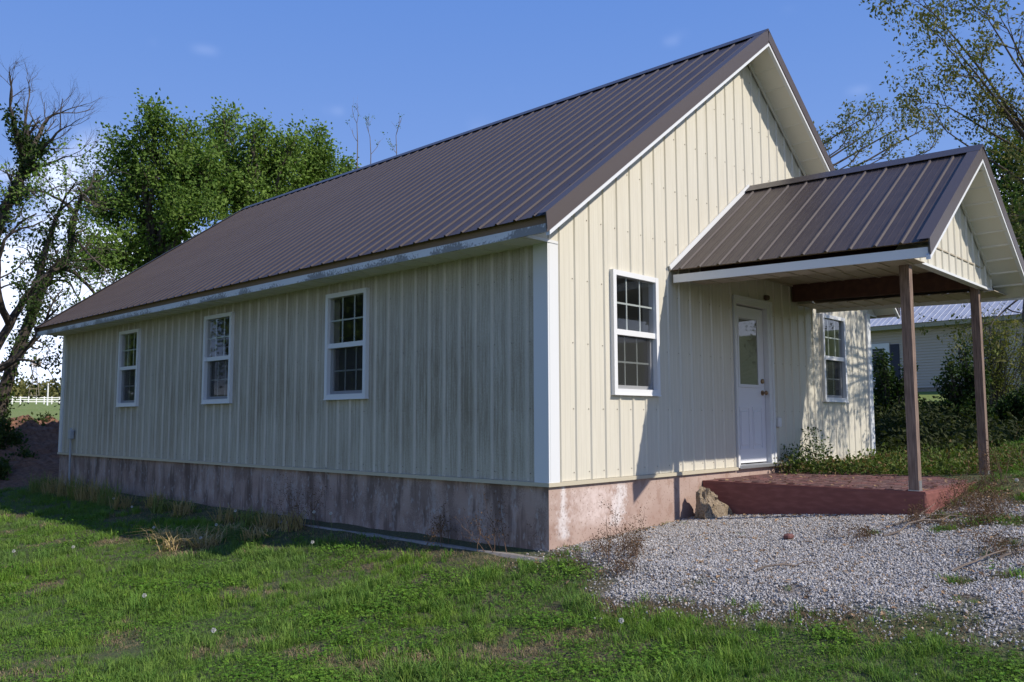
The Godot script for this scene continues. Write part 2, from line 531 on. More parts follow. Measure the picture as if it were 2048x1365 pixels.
# ---------------------------------------------------------------- ground
func build_ground() -> void:
	var xs := PackedFloat32Array()
	var zs := PackedFloat32Array()
	for k in 2:
		var a := PackedFloat32Array()
		var lo := -12.0 if k == 0 else -17.0
		var hi := 14.0 if k == 0 else 8.0
		var t := lo
		var step := 0.2
		var left := []
		while t > -1600.0:
			step *= 1.16
			t -= step
			left.append(t)
		left.reverse()
		for q in left: a.append(q)
		t = lo
		while t <= hi:
			a.append(t)
			t += 0.2
		step = 0.2
		while t < 1600.0:
			a.append(t)
			step *= 1.16
			t += step
		if k == 0: xs = a
		else: zs = a
	var n := FastNoiseLite.new(); n.seed = 2; n.frequency = 0.35; n.fractal_octaves = 4
	var verts := PackedVector3Array()
	var cols := PackedColorArray()
	var idx := PackedInt32Array()
	var nx := xs.size()
	for z in zs:
		for x in xs:
			var d := Vector2(x + 5.8, z - 5.0).length()
			var y := ground_h(x, z)
			if d < 30.0:
				y += 0.02 * n.get_noise_2d(x * 4.0, z * 4.0)
			verts.append(Vector3(x, y, z))
			var k := n.get_noise_2d(x, z)
			var c := Color(0.115, 0.090, 0.052).lerp(Color(0.075, 0.10, 0.030), clampf(0.75 + k, 0, 1))
			if x > -2.5 and x < 4.5 and z > -0.5 and z < 6.0:
				var g := sstep(-0.12, 0.1, gravel_in(x, z))
				c = c.lerp(Color(0.27, 0.25, 0.235), g)
			var fld := sstep(16.0, 30.0, d)
			c = c.lerp(Color(0.19, 0.27, 0.05).lerp(Color(0.25, 0.29, 0.075), clampf(0.5 + n.get_noise_2d(x * 0.12, z * 0.12), 0, 1)), fld)
			cols.append(c)
	for j in zs.size() - 1:
		for i in nx - 1:
			var a := j * nx + i
			idx.append(a); idx.append(a + 1); idx.append(a + nx + 1)
			idx.append(a); idx.append(a + nx + 1); idx.append(a + nx)
	var arr := []
	arr.resize(Mesh.ARRAY_MAX)
	arr[Mesh.ARRAY_VERTEX] = verts
	arr[Mesh.ARRAY_COLOR] = cols
	arr[Mesh.ARRAY_INDEX] = idx
	var am := ArrayMesh.new()
	am.add_surface_from_arrays(Mesh.PRIMITIVE_TRIANGLES, arr)
	var gm := StandardMaterial3D.new()
	gm.vertex_color_use_as_albedo = true
	gm.albedo_texture = noise_tex(1024, 0.03, 17, Color(0.45, 0.45, 0.45), Color(0.8, 0.8, 0.8), Color(1, 1, 1), 5)
	gm.uv1_triplanar = true
	gm.uv1_world_triplanar = true
	gm.uv1_scale = Vector3.ONE * 0.9
	gm.roughness = 1.0
	gm.heightmap_enabled = true
	gm.heightmap_texture = bump_tex(512, 0.05, 18, 5)
	gm.heightmap_scale = 2.0
	am.surface_set_material(0, gm)
	var o := put("ground", am, self)
	tag(o, "lawn and meadow soil rising gently towards the horizon", "ground", "", "structure")
	# mound of dug red earth behind the far corner of the house
	var dn := FastNoiseLite.new(); dn.seed = 6; dn.frequency = 0.5; dn.fractal_octaves = 5
	var v2 := PackedVector3Array()
	var i2 := PackedInt32Array()
	var cnt := 90
	for j in cnt + 1:
		for i in cnt + 1:
			var x := -5.5 + 12.0 * i / cnt
			var z := -23.5 + 11.4 * j / cnt
			var r := Vector2((x - 1.3) / 1.25, z + 17.6).length()
			var hh := 1.25 * clampf(1.0 - r / 5.0, 0.0, 1.0)
			hh = hh * (1.0 + 0.35 * dn.get_noise_2d(x * 1.3, z * 1.3)) + 0.16 * dn.get_noise_2d(x * 6.0, z * 6.0) * sstep(0, 0.5, hh)
			v2.append(Vector3(x, ground_h(x, z) - 0.06 + hh, z))
	for j in cnt:
		for i in cnt:
			var a := j * (cnt + 1) + i
			i2.append(a); i2.append(a + 1); i2.append(a + cnt + 2)
			i2.append(a); i2.append(a + cnt + 2); i2.append(a + cnt + 1)
	var ar2 := []
	ar2.resize(Mesh.ARRAY_MAX)
	ar2[Mesh.ARRAY_VERTEX] = v2
	ar2[Mesh.ARRAY_INDEX] = i2
	var am2 := ArrayMesh.new()
	am2.add_surface_from_arrays(Mesh.PRIMITIVE_TRIANGLES, ar2)
	am2.surface_set_material(0, M.dirt)
	tag(put("dirt_mound", am2, self), "mound of dug red-brown earth behind the far house corner", "mound", "", "structure")

# ---------------------------------------------------------------- ribbed sheet metal
# profile heights over one pitch, offsets measured from a major rib centre
const PROFILE := [[-0.019, 0.0], [-0.008, 0.015], [0.008, 0.015], [0.019, 0.0], [0.066, 0.0], [0.071, 0.0018], [0.080, 0.0018], [0.085, 0.0], [0.1430, 0.0], [0.148, 0.0018], [0.157, 0.0018], [0.162, 0.0]]

# list of [u, height] breakpoints from u0 to u1 with major ribs at phase + k * PITCH
func profile(u0: float, u1: float, phase: float) -> Array:
	var pts := []
	var k0 := int(floor((u0 - phase) / PITCH)) - 1
	var k1 := int(ceil((u1 - phase) / PITCH)) + 1
	for k in range(k0, k1 + 1):
		for q in PROFILE:
			pts.append([phase + k * PITCH + q[0], q[1]])
	var out := []
	for i in pts.size() - 1:
		var a: Array = pts[i]
		var b: Array = pts[i + 1]
		if b[0] <= u0 or a[0] >= u1:
			continue
		var ua := maxf(a[0], u0)
		var ub := minf(b[0], u1)
		var ha := lerpf(a[1], b[1], (ua - a[0]) / (b[0] - a[0]))
		var hb := lerpf(a[1], b[1], (ub - a[0]) / (b[0] - a[0]))
		out.append([ua, ha, ub, hb])
	return out

# vertical siding panel: wall runs along dir from origin o (at y = 0), outward normal n
func siding_panel(o: Vector3, dir: Vector3, n: Vector3, u0: float, u1: float, phase: float, low: float, tops: Callable, holes: Array, span: float, lift: float) -> MB:
	var mb := MB.new()
	for s in profile(u0, u1, phase):
		var ua: float = s[0]
		var ub: float = s[2]
		var mid := (ua + ub) * 0.5
		var spans := [[low, low, tops.call(ua), tops.call(ub)]]
		for hole in holes:
			if mid > hole[0] and mid < hole[1]:
				var q: Array = spans.pop_back()
				if hole[2] > q[0]:
					spans.append([q[0], q[1], hole[2], hole[2]])
				spans.append([hole[3], hole[3], q[2], q[3]])
		for q in spans:
			if q[2] <= q[0] and q[3] <= q[1]:
				continue
			var pa: Vector3 = o + dir * ua + n * (s[1] + lift)
			var pb: Vector3 = o + dir * ub + n * (s[3] + lift)
			var f := func(u: float, y: float) -> Vector2: return Vector2(u / span, (HT - y) / (HT - HF))
			mb.quad_uv(pa + Vector3.UP * q[0], pa + Vector3.UP * q[2], pb + Vector3.UP * q[3], pb + Vector3.UP * q[1], f.call(ua, q[0]), f.call(ua, q[2]), f.call(ub, q[3]), f.call(ub, q[1]))
	return mb

# roof panel: from eave point to ridge point; ribs run up the slope, width along dir
func roof_panel(eave: Vector3, up_vec: Vector3, dir: Vector3, n: Vector3, u0: float, u1: float, phase: float) -> MB:
	var mb := MB.new()
	for s in profile(u0, u1, phase):
		var a: Vector3 = eave + dir * s[0] + n * s[1]
		var b: Vector3 = eave + dir * s[2] + n * s[3]
		mb.quad(a, a + up_vec, b + up_vec, b)
	return mb

func roof_y(x: float) -> float:
	return RY - RM * absf(x - RX)

# ---------------------------------------------------------------- window
# o: bottom-left-outside corner seen from outside; dir: to the right along the wall; n outward
func window_part(parent: Node3D, o: Vector3, dir: Vector3, n: Vector3, w: float, h: float) -> void:
	var root := node("window", parent)
	var up := Vector3.UP
	var face := func(mb: MB, u0: float, v0: float, u1: float, v1: float, d0: float, d1: float) -> void:
		var p := []
		for i in 8:
			p.append(o + dir * (u1 if i & 1 else u0) + up * (v1 if i & 2 else v0) + n * (d1 if i & 4 else d0))
		mb.hexa(p)
	var fw := 0.052
	var fr := MB.new()
	face.call(fr, 0.0, 0.0, fw, h, -0.05, 0.045)
	face.call(fr, w - fw, 0.0, w, h, -0.05, 0.045)
	face.call(fr, fw, 0.0, w - fw, fw, -0.05, 0.043)
	face.call(fr, fw, h - fw, w - fw, h, -0.05, 0.043)
	# sloping sill lip
	face.call(fr, -0.004, -0.012, w + 0.004, 0.0, -0.02, 0.052)
	build(fr, "frame", M.vinyl, root)
	var mr := MB.new()
	face.call(mr, fw, h * 0.5 - 0.028, w - fw, h * 0.5 + 0.028, -0.045, 0.028)
	build(mr, "meeting_rail", M.vinyl, root)
	# upper sash pane and grid
	var y0 := h * 0.5 + 0.028
	var y1 := h - fw
	var gp := MB.new()
	var gz := 0.006
	gp.quad(o + dir * fw + up * y0 + n * gz, o + dir * fw + up * y1 + n * gz, o + dir * (w - fw) + up * y1 + n * gz, o + dir * (w - fw) + up * y0 + n * gz)
	build(gp, "pane", M.glass, root)
	var g1 := MB.new()
	for k in [1, 2]:
		var u: float = fw + (w - 2 * fw) * k / 3.0
		face.call(g1, u - 0.008, y0, u + 0.008, y1, -0.012, -0.003)
	face.call(g1, fw, (y0 + y1) * 0.5 - 0.009, w - fw, (y0 + y1) * 0.5 + 0.009, -0.014, -0.0025)
	build(g1, "muntin", M.muntin, root)
	# lower sash, set back behind an insect screen
	var q0 := fw
	var q1 := h * 0.5 - 0.028
	var sash := MB.new()
	var sw := 0.03
	face.call(sash, fw, q0, fw + sw, q1, -0.055, -0.02)
	face.call(sash, w - fw - sw, q0, w - fw, q1, -0.055, -0.02)
	face.call(sash, fw + sw, q0, w - fw - sw, q0 + sw + 0.01, -0.054, -0.021)
	build(sash, "lower_sash", M.vinyl, root)
	var gl := MB.new()
	gl.quad(o + dir * (fw + sw) + up * (q0 + sw) - n * 0.036, o + dir * (fw + sw) + up * q1 - n * 0.036, o + dir * (w - fw - sw) + up * q1 - n * 0.036, o + dir * (w - fw - sw) + up * (q0 + sw) - n * 0.036)
	build(gl, "pane", M.glass, root)
	var g2 := MB.new()
	for k in [1, 2]:
		var u2: float = fw + sw + (w - 2 * fw - 2 * sw) * k / 3.0
		face.call(g2, u2 - 0.008, q0 + sw, u2 + 0.008, q1, -0.05, -0.042)
	face.call(g2, fw + sw, (q0 + q1) * 0.5 - 0.003, w - fw - sw, (q0 + q1) * 0.5 + 0.015, -0.052, -0.0415)
	build(g2, "muntin", M.muntin, root)
	var sc := MB.new()
	sc.quad(o + dir * fw + up * q0 - n * 0.006, o + dir * fw + up * q1 - n * 0.006, o + dir * (w - fw) + up * q1 - n * 0.006, o + dir * (w - fw) + up * q0 - n * 0.006)
	build(sc, "insect_screen", M.screen, root)

# wall core of given thickness behind the siding, with openings [u0, u1, y0, y1] sorted by u
func wall_core(mb: MB, o: Vector3, dir: Vector3, n: Vector3, span: float, low: float, top: float, holes: Array) -> void:
	var boxes := []
	var u := 0.0
	for hole in holes:
		boxes.append([u, hole[0], low, top])
		if hole[2] > low:
			boxes.append([hole[0], hole[1], low, hole[2]])
		boxes.append([hole[0], hole[1], hole[3], top])
		u = hole[1]
	boxes.append([u, span, low, top])
	for b in boxes:
		var p := []
		for i in 8:
			p.append(o + dir * (b[1] if i & 1 else b[0]) + Vector3.UP * (b[3] if i & 2 else b[2]) + n * (-0.012 if i & 4 else -0.14))
		mb.hexa(p)

# ---------------------------------------------------------------- the metal house
var house: Node3D

func build_house() -> void:
	house = thing("metal_house", "cream ribbed-metal house with brown metal roof and pink concrete foundation", "house", Vector3.ZERO)
	var up := Vector3.UP
	# foundation with its own texture on the two visible sides
	var fb := MB.new()
	var b := -0.3
	fb.quad_uv(Vector3(0, b, -L), Vector3(0, HF, -L), Vector3(0, HF, 0), Vector3(0, b, 0), Vector2(1, 1), Vector2(1, 0), Vector2(0, 0), Vector2(0, 1))
	fb.quad_uv(Vector3(0, HF, -L), Vector3(0.2, HF, -L), Vector3(0.2, HF, 0), Vector3(0, HF, 0), Vector2(1, 0), Vector2(1, 0.1), Vector2(0, 0.1), Vector2(0, 0))
	build(fb, "foundation", M.found_long, house)
	var fg := MB.new()
	fg.quad_uv(Vector3(0, b, 0), Vector3(0, HF, 0), Vector3(W, HF, 0), Vector3(W, b, 0), Vector2(0, 1), Vector2(0, 0), Vector2(1, 0), Vector2(1, 1))
	fg.quad_uv(Vector3(W, b, 0), Vector3(W, HF, 0), Vector3(W, HF, -L), Vector3(W, b, -L), Vector2(0, 1), Vector2(0, 0), Vector2(1, 0), Vector2(1, 1))
	fg.quad_uv(Vector3(W, b, -L), Vector3(W, HF, -L), Vector3(0, HF, -L), Vector3(0, b, -L), Vector2(0, 1), Vector2(0, 0), Vector2(1, 0), Vector2(1, 1))
	build(fg, "foundation", M.found_gable, house)
	# footing ledge along the long wall
	var ft := MB.new()
	ft.cbox(Vector3(-0.22, -0.4, -4.3), Vector3(-0.002, -0.035, 0.12), 0.03)
	build(ft, "footing", M.concrete, house)

	var long_holes := [[2.657, 3.453, WIN_Y0, WIN_Y1], [5.689, 6.481, WIN_Y0, WIN_Y1], [8.685, 9.450, WIN_Y0, WIN_Y1]]
	var gable_holes := [[0.950, 1.754, WIN_Y0, WIN_Y1], [3.43, 4.34, 0.5, 2.62], [5.913, 6.715, WIN_Y0, WIN_Y1]]
	var inset := func(list: Array) -> Array:
		var r := []
		for q in list: r.append([q[0] + 0.03, q[1] - 0.03, q[2] + 0.03, q[3] - 0.03])
		return r
	# siding, panel by panel (four ribs each)
	var u := 0.02
	var i := 0
	var flat_top := func(_u: float) -> float: return HT + 0.02
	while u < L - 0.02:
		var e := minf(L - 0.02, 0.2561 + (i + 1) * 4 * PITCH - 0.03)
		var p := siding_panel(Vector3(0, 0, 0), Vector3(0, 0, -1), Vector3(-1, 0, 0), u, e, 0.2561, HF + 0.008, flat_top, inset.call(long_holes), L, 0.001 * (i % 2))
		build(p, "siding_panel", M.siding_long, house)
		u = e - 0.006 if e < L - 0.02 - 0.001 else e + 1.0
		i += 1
	u = 0.02
	i = 0
	var gable_top := func(x: float) -> float: return roof_y(x) - 0.19
	while u < W - 0.02:
		var e := minf(W - 0.02, 0.1733 + (i + 1) * 4 * PITCH - 0.03)
		var p := siding_panel(Vector3(0, 0, 0), Vector3(1, 0, 0), Vector3(0, 0, 1), u, e, 0.1733, HF + 0.008, gable_top, inset.call(gable_holes), W, 0.001 * (i % 2))
		build(p, "siding_panel", M.siding_gable, house)
		u = e - 0.006 if e < W - 0.02 - 0.001 else e + 1.0
		i += 1
	# plain far gable and right wall (unseen sides)
	var back := MB.new()
	back.quad(Vector3(W, HF, -L), Vector3(W, HT + 0.02, -L), Vector3(0, HT + 0.02, -L), Vector3(0, HF, -L))
	back.tri(Vector3(W, HT + 0.02, -L), Vector3(RX, roof_y(RX) - 0.19, -L), Vector3(0, HT + 0.02, -L))
	back.quad(Vector3(W, HF, 0), Vector3(W, HT + 0.02, 0), Vector3(W, HT + 0.02, -L), Vector3(W, HF, -L))
	build(back, "rear_cladding", M.cream, house)
	# screws in rows along the girts
	var scr := MB.new()
	scr.bar(Vector3.ZERO, Vector3(0, 0, 0.006), up, 0.010, 0.010)
	var spots := []
	var sc := PackedColorArray()
	var x := 0.1733 - 0.04
	while x < W - 0.05:
		for y in [0.68, 1.27, 1.89, 2.50, 3.1, 3.7, 4.3, 4.9, 5.5]:
			var ok: bool = y < roof_y(x) - 0.25
			for hole in gable_holes:
				if x > hole[0] - 0.02 and x < hole[1] + 0.02 and y > hole[2] - 0.03 and y < hole[3] + 0.03: ok = false
			if ok:
				spots.append(Transform3D(Basis(), Vector3(x, y, 0.0)))
				sc.append(Color(0.33, 0.30, 0.24))
		x += PITCH
	x = 0.2561 - 0.04
	while x < L - 0.05:
		for y in [0.68, 1.27, 1.89, 2.50]:
			var ok := true
			for hole in long_holes:
				if x > hole[0] - 0.02 and x < hole[1] + 0.02 and y > hole[2] - 0.03 and y < hole[3] + 0.03: ok = false
			if ok:
				spots.append(Transform3D(Basis(Vector3.UP, -PI / 2), Vector3(0.0, y, -x)))
				sc.append(Color(0.22, 0.2, 0.17))
		x += PITCH
	tag(scatter("screws", scr.mesh(M.vcol), spots, sc, house), "", "", "", "stuff")
	# corner trims
	var ct := MB.new()
	ct.box(Vector3(-0.024, HF + 0.004, -0.15), Vector3(-0.002, HT, 0.026))
	build(ct, "corner_trim", M.trim, house)
	ct = MB.new()
	ct.box(Vector3(-0.002, HF + 0.004, 0.002), Vector3(0.125, HT + 0.003, 0.028))
	build(ct, "corner_trim", M.trim, house)
	ct = MB.new()
	ct.box(Vector3(W - 0.115, HF + 0.004, 0.002), Vector3(W + 0.024, HT + 0.003, 0.028))
	build(ct, "corner_trim", M.trim, house)
	ct = MB.new()
	ct.box(Vector3(-0.024, HF + 0.004, -L - 0.026), Vector3(-0.002, HT, -L + 0.10))
	build(ct, "corner_trim", M.trim, house)
	# base flashing
	var bt := MB.new()
	bt.box(Vector3(-0.034, HF - 0.030, -L - 0.03), Vector3(0.0, HF + 0.006, 0.034))
	build(bt, "base_trim", M.cream_trim, house)
	bt = MB.new()
	bt.box(Vector3(0.0, HF - 0.030, 0.0005), Vector3(3.40, HF + 0.0055, 0.034))
	bt.box(Vector3(4.37, HF - 0.030, 0.0005), Vector3(W + 0.03, HF + 0.0055, 0.034))
	build(bt, "base_trim", M.cream_trim, house)
	# wall core, floor and ceiling close the rooms behind the glass
	var core := MB.new()
	wall_core(core, Vector3(0, 0, 0), Vector3(0, 0, -1), Vector3(-1, 0, 0), L, HF, HT, inset.call(long_holes))
	wall_core(core, Vector3(0, 0, 0), Vector3(1, 0, 0), Vector3(0, 0, 1), W, HF, HT, inset.call(gable_holes))
	core.box(Vector3(W - 0.14, HF, -L + 0.02), Vector3(W - 0.012, HT, -0.15))
	core.box(Vector3(0.15, HF, -L + 0.012), Vector3(W - 0.15, HT, -L + 0.14))
	core.box(Vector3(3.9, HF, -L + 0.2), Vector3(4.0, HT, -0.2))
	build(core, "inner_wall", M.plaster, house)
	var flo := MB.new()
	flo.box(Vector3(0.01, HF - 0.2, -L + 0.01), Vector3(W - 0.01, HF - 0.002, -0.01))
	build(flo, "inner_floor", M.concrete, house)
	var cei := MB.new()
	cei.box(Vector3(0.01, HT + 0.002, -L + 0.01), Vector3(W - 0.01, HT + 0.05, -0.02))
	build(cei, "inner_ceiling", M.plaster, house)
	# windows
	for hole in long_holes:
		window_part(house, Vector3(-0.004, hole[2], -hole[1]), Vector3(0, 0, 1), Vector3(-1, 0, 0), hole[1] - hole[0], hole[3] - hole[2])
	for k in [0, 2]:
		var hole: Array = gable_holes[k]
		window_part(house, Vector3(hole[0], hole[2], 0.004), Vector3(1, 0, 0), Vector3(0, 0, 1), hole[1] - hole[0], hole[3] - hole[2])
	build_door()
	# ---- roof
	var n_l := Vector3(-RM, 1, 0).normalized()
	var n_r := Vector3(RM, 1, 0).normalized()
	var z0 := OV - 0.02
	var zl := L + 2 * OV - 0.04
	for side in 2:
		var ex := -EX if side == 0 else 2 * RX + EX
		var eave := Vector3(ex, roof_y(ex), z0)
		var upv := Vector3(RX, RY, z0) - eave
		u = 0.0
		i = 0
		while u < zl - 0.001:
			var e := minf(zl, 0.13 + (i + 1) * 4 * PITCH - 0.03)
			var p := roof_panel(eave + (n_l if side == 0 else n_r) * (0.001 * (i % 2)), upv, Vector3(0, 0, -1), n_l if side == 0 else n_r, u, e, 0.13)
			build(p, "roof_panel", M.roof, house)
			u = e - 0.006 if e < zl - 0.001 else e + 1.0
			i += 1
		# decking under the sheets closes the gap at the ribs
		var dk := MB.new()
		var nn := n_l if side == 0 else n_r
		var a := eave + upv.normalized() * 0.06 - nn * 0.012
		var c0 := a
		var c1 := eave + upv - nn * 0.012
		var dz := Vector3(0, 0, -zl)
		dk.hexa([c0 - nn * 0.02, c0 - nn * 0.02 + dz, c0, c0 + dz, c1 - nn * 0.02, c1 - nn * 0.02 + dz, c1, c1 + dz])
		build(dk, "roof_deck", M.wood, house)
	var rsm := MB.new()
	rsm.bar(Vector3.ZERO, Vector3(0, 0.009, 0), Vector3(0, 0, 1), 0.013, 0.013)
	var rs := []
	var rcol := PackedColorArray()
	var srng := RandomNumberGenerator.new()
	srng.seed = 3
	var zz0 := z0 - 0.13 - 0.035
	while zz0 > -L - OV + 0.05:
		for k in 8:
			var d := 0.08 + k * 0.6
			rs.append(Transform3D(Basis(Vector3(0, 0, 1), atan(RM)), Vector3(-EX, roof_y(-EX), zz0) + Vector3(1, RM, 0).normalized() * (d + srng.randfn() * 0.012) + n_l * 0.001))
			rcol.append(Color(0.05, 0.042, 0.04))
		zz0 -= PITCH
	tag(scatter("screws", rsm.mesh(M.vcol), rs, rcol, house), "", "", "", "stuff")
	# ridge cap
	var rc := MB.new()
	for side in 2:
		var s := -1.0 if side == 0 else 1.0
		var nn := n_l if side == 0 else n_r
		var top_a := Vector3(RX, RY + 0.034, OV + 0.012)
		var low_a := Vector3(RX + s * 0.145, RY - RM * 0.145, OV + 0.012) + nn * 0.026
		var dz := Vector3(0, 0, -(L + 2 * OV + 0.024))
		rc.quad(low_a, top_a, top_a + dz, low_a + dz)
		rc.quad(low_a - nn * 0.006, low_a, low_a + dz, low_a + dz - nn * 0.006)
		rc.tri(top_a, low_a, Vector3(RX, RY, OV + 0.012))
	build(rc, "ridge_cap", M.ridge, house)
	# rake trim (brown) and white J strip, both gables
	for g in 2:
		var zf := OV if g == 0 else -L - OV
		var zs := 1.0 if g == 0 else -1.0
		for side in 2:
			var ex := -EX - 0.005 if side == 0 else 2 * RX + EX + 0.005
			var nn := n_l if side == 0 else n_r
			var pe := Vector3(ex, roof_y(ex), zf)
			var pr := Vector3(RX, RY, zf)
			var rt := MB.new()
			var dn := Vector3(0, -1, 0)
			# folded face: top leg on the roof, vertical face, small drip kick
			var t := 0.012
			var top_in := Vector3(0, 0, -0.10 * zs)
			var lift := nn * 0.024
			rt.quad(pe + lift + top_in, pr + lift + top_in, pr + lift, pe + lift)
			rt.hexa([pe + dn * 0.125, pe + dn * 0.125 + Vector3(0, 0, t * zs), pe + lift, pe + lift + Vector3(0, 0, t * zs), pr + dn * 0.125, pr + dn * 0.125 + Vector3(0, 0, t * zs), pr + lift, pr + lift + Vector3(0, 0, t * zs)])
			rt.hexa([pe + dn * 0.158, pe + dn * 0.158 + Vector3(0, 0, 0.006 * zs), pe + dn * 0.125, pe + dn * 0.125 + Vector3(0, 0, 0.006 * zs), pr + dn * 0.158, pr + dn * 0.158 + Vector3(0, 0, 0.006 * zs), pr + dn * 0.125, pr + dn * 0.125 + Vector3(0, 0, 0.006 * zs)])
			build(rt, "rake_trim", M.brown_trim, house)
			var wj := MB.new()
			var e2 := Vector3(ex + (0.03 if side == 0 else -0.03), roof_y(ex + (0.03 if side == 0 else -0.03)), zf)
			wj.hexa([e2 + dn * 0.195 - Vector3(0, 0, 0.03 * zs), e2 + dn * 0.195 + Vector3(0, 0, 0.012 * zs), e2 + dn * 0.159 - Vector3(0, 0, 0.03 * zs), e2 + dn * 0.159 + Vector3(0, 0, 0.012 * zs), pr + dn * 0.195 - Vector3(0, 0, 0.03 * zs), pr + dn * 0.195 + Vector3(0, 0, 0.012 * zs), pr + dn * 0.159 - Vector3(0, 0, 0.03 * zs), pr + dn * 0.159 + Vector3(0, 0, 0.012 * zs)])
			build(wj, "rake_strip", M.trim, house)
			# sloped soffit boards under the gable overhang
			var len := (pr - pe).length()
			var dirv := (pr - pe) / len
			var k := 0.06
			while k < len - 0.12:
				var k2 := minf(k + 0.302, len - 0.005)
				var sp := MB.new()
				var p0 := pe + dirv * (k + 0.004) + dn * 0.178
				var p1 := pe + dirv * k2 + dn * 0.178
				var inn := Vector3(0, 0, -(OV + 0.0) * zs)
				sp.hexa([p0 + inn, p0, p0 + inn + Vector3.UP * 0.012, p0 + Vector3.UP * 0.012, p1 + inn, p1, p1 + inn + Vector3.UP * 0.012, p1 + Vector3.UP * 0.012])
				# raised lock seam
				sp.hexa([p1 + inn - Vector3.UP * 0.008, p1 - Vector3.UP * 0.008, p1 + inn, p1, p1 + dirv * 0.012 + inn - Vector3.UP * 0.008, p1 + dirv * 0.012 - Vector3.UP * 0.008, p1 + dirv * 0.012 + inn, p1 + dirv * 0.012])
				build(sp, "soffit_board", M.soffit, house)
				k += 0.305
			# soffit edge channel along the wall
			var jc := MB.new()
			var w0 := Vector3(ex + (0.42 if side == 0 else -0.42), 0, 0.0)
			var wa := Vector3(w0.x, roof_y(w0.x) - 0.2, (0.03 if g == 0 else -L - 0.03))
			var wb := Vector3(RX, RY - 0.2, wa.z)
			jc.bar(wa, wb, nn, 0.02, 0.045)
			build(jc, "soffit_channel", M.soffit, house)
	# eave fascia (long, mildewed) and soffit
	for side in 2:
		var s := -1.0 if side == 0 else 1.0
		var ex := -EX + 0.035 if side == 0 else 2 * RX + EX - 0.035
		var fy1 := roof_y(ex) - 0.092
		var fy0 := HT - 0.010
		var fa := MB.new()
		var za := OV - 0.005
		var zb := -L - OV + 0.005
		fa.quad_uv(Vector3(ex, fy0, zb), Vector3(ex, fy1, zb), Vector3(ex, fy1, za), Vector3(ex, fy0, za), Vector2(1, 1), Vector2(1, 0), Vector2(0, 0), Vector2(0, 1))
		fa.quad_uv(Vector3(ex, fy0, zb), Vector3(ex, fy0, za), Vector3(ex - s * 0.02, fy0, za), Vector3(ex - s * 0.02, fy0, zb), Vector2(1, 0.2), Vector2(0, 0.2), Vector2(0, 0), Vector2(1, 0))
		fa.quad_uv(Vector3(ex, fy0, za), Vector3(ex, fy1, za), Vector3(ex - s * 0.02, fy1, za), Vector3(ex - s * 0.02, fy0, za), Vector2(0, 1), Vector2(0, 0), Vector2(0.01, 0), Vector2(0.01, 1))
		build(fa, "eave_fascia", M.fascia_dirty if side == 0 else M.trim, house)
		var sf := MB.new()
		var sx0 := minf(ex - s * 0.022, ex - s * 0.06)
		sf.box(Vector3(sx0, fy0 + 0.02, zb + 0.02), Vector3(sx0 + 0.038, roof_y(ex) - 0.012, za - 0.02))
		build(sf, "sub_fascia", M.wood, house)
		var wx := 0.0 if side == 0 else W
		var zz := -0.01
		while zz > -L:
			var z2 := maxf(zz - 0.302, -L)
			var sp := MB.new()
			var xa := minf(ex - s * 0.02, wx)
			var xb := maxf(ex - s * 0.02, wx)
			sp.box(Vector3(xa, HT - 0.004, z2), Vector3(xb, HT + 0.008, zz))
			sp.box(Vector3(xa, HT - 0.012, z2 - 0.004), Vector3(xb, HT - 0.004, z2 + 0.010))
			build(sp, "eave_soffit", M.soffit, house)
			zz -= 0.305
		# box return closing the eave at the gable wall
		var rt := MB.new()
		var tx := ex - s * 0.005
		rt.hexa([Vector3(minf(tx, wx), HT, -0.012), Vector3(maxf(tx, wx), HT, -0.012), Vector3(minf(tx, wx), roof_y(tx) - 0.17 if s < 0 else roof_y(wx) - 0.17, -0.012), Vector3(maxf(tx, wx), roof_y(wx) - 0.17 if s < 0 else roof_y(tx) - 0.17, -0.012),
			Vector3(minf(tx, wx), HT, 0.012), Vector3(maxf(tx, wx), HT, 0.012), Vector3(minf(tx, wx), roof_y(tx) - 0.17 if s < 0 else roof_y(wx) - 0.17, 0.012), Vector3(maxf(tx, wx), roof_y(wx) - 0.17 if s < 0 else roof_y(tx) - 0.17, 0.012)])
		build(rt, "eave_return", M.siding_gable, house)
		var wj := MB.new()
		wj.box(Vector3(minf(tx, wx) + (0.0 if s < 0 else -0.12), HT - 0.002, 0.013), Vector3(maxf(tx, wx) + (0.12 if s < 0 else 0.0), HT + 0.024, 0.034))
		build(wj, "return_strip", M.trim, house)
	# conduit and box on the long wall
	var cd := MB.new()
	cd.tube([Vector3(-0.055, -0.1, -11.36), Vector3(-0.055, 0.9, -11.40)], [0.017, 0.017], 8)
	build(cd, "conduit", M.conduit, house)
	var cb := MB.new()
	cb.cbox(Vector3(-0.09, 0.86, -11.45), Vector3(-0.02, 1.02, -11.33), 0.008)
	cb.tube([Vector3(-0.055, 1.02, -11.40), Vector3(-0.055, 1.06, -11.40)], [0.014, 0.014], 8)
	build(cb, "junction_box", M.conduit, house)
	# outlet cover and a small dark bracket by the door
	var oc := MB.new()
	oc.cbox(Vector3(4.455, 1.065, 0.0), Vector3(4.535, 1.19, 0.05), 0.01)
	build(oc, "outlet_cover", M.vinyl, house)
	var nb := MB.new()
	nb.cbox(Vector3(4.225, 2.69, 0.0), Vector3(4.30, 2.75, 0.06), 0.012)
	build(nb, "bracket", M.bracket, house)

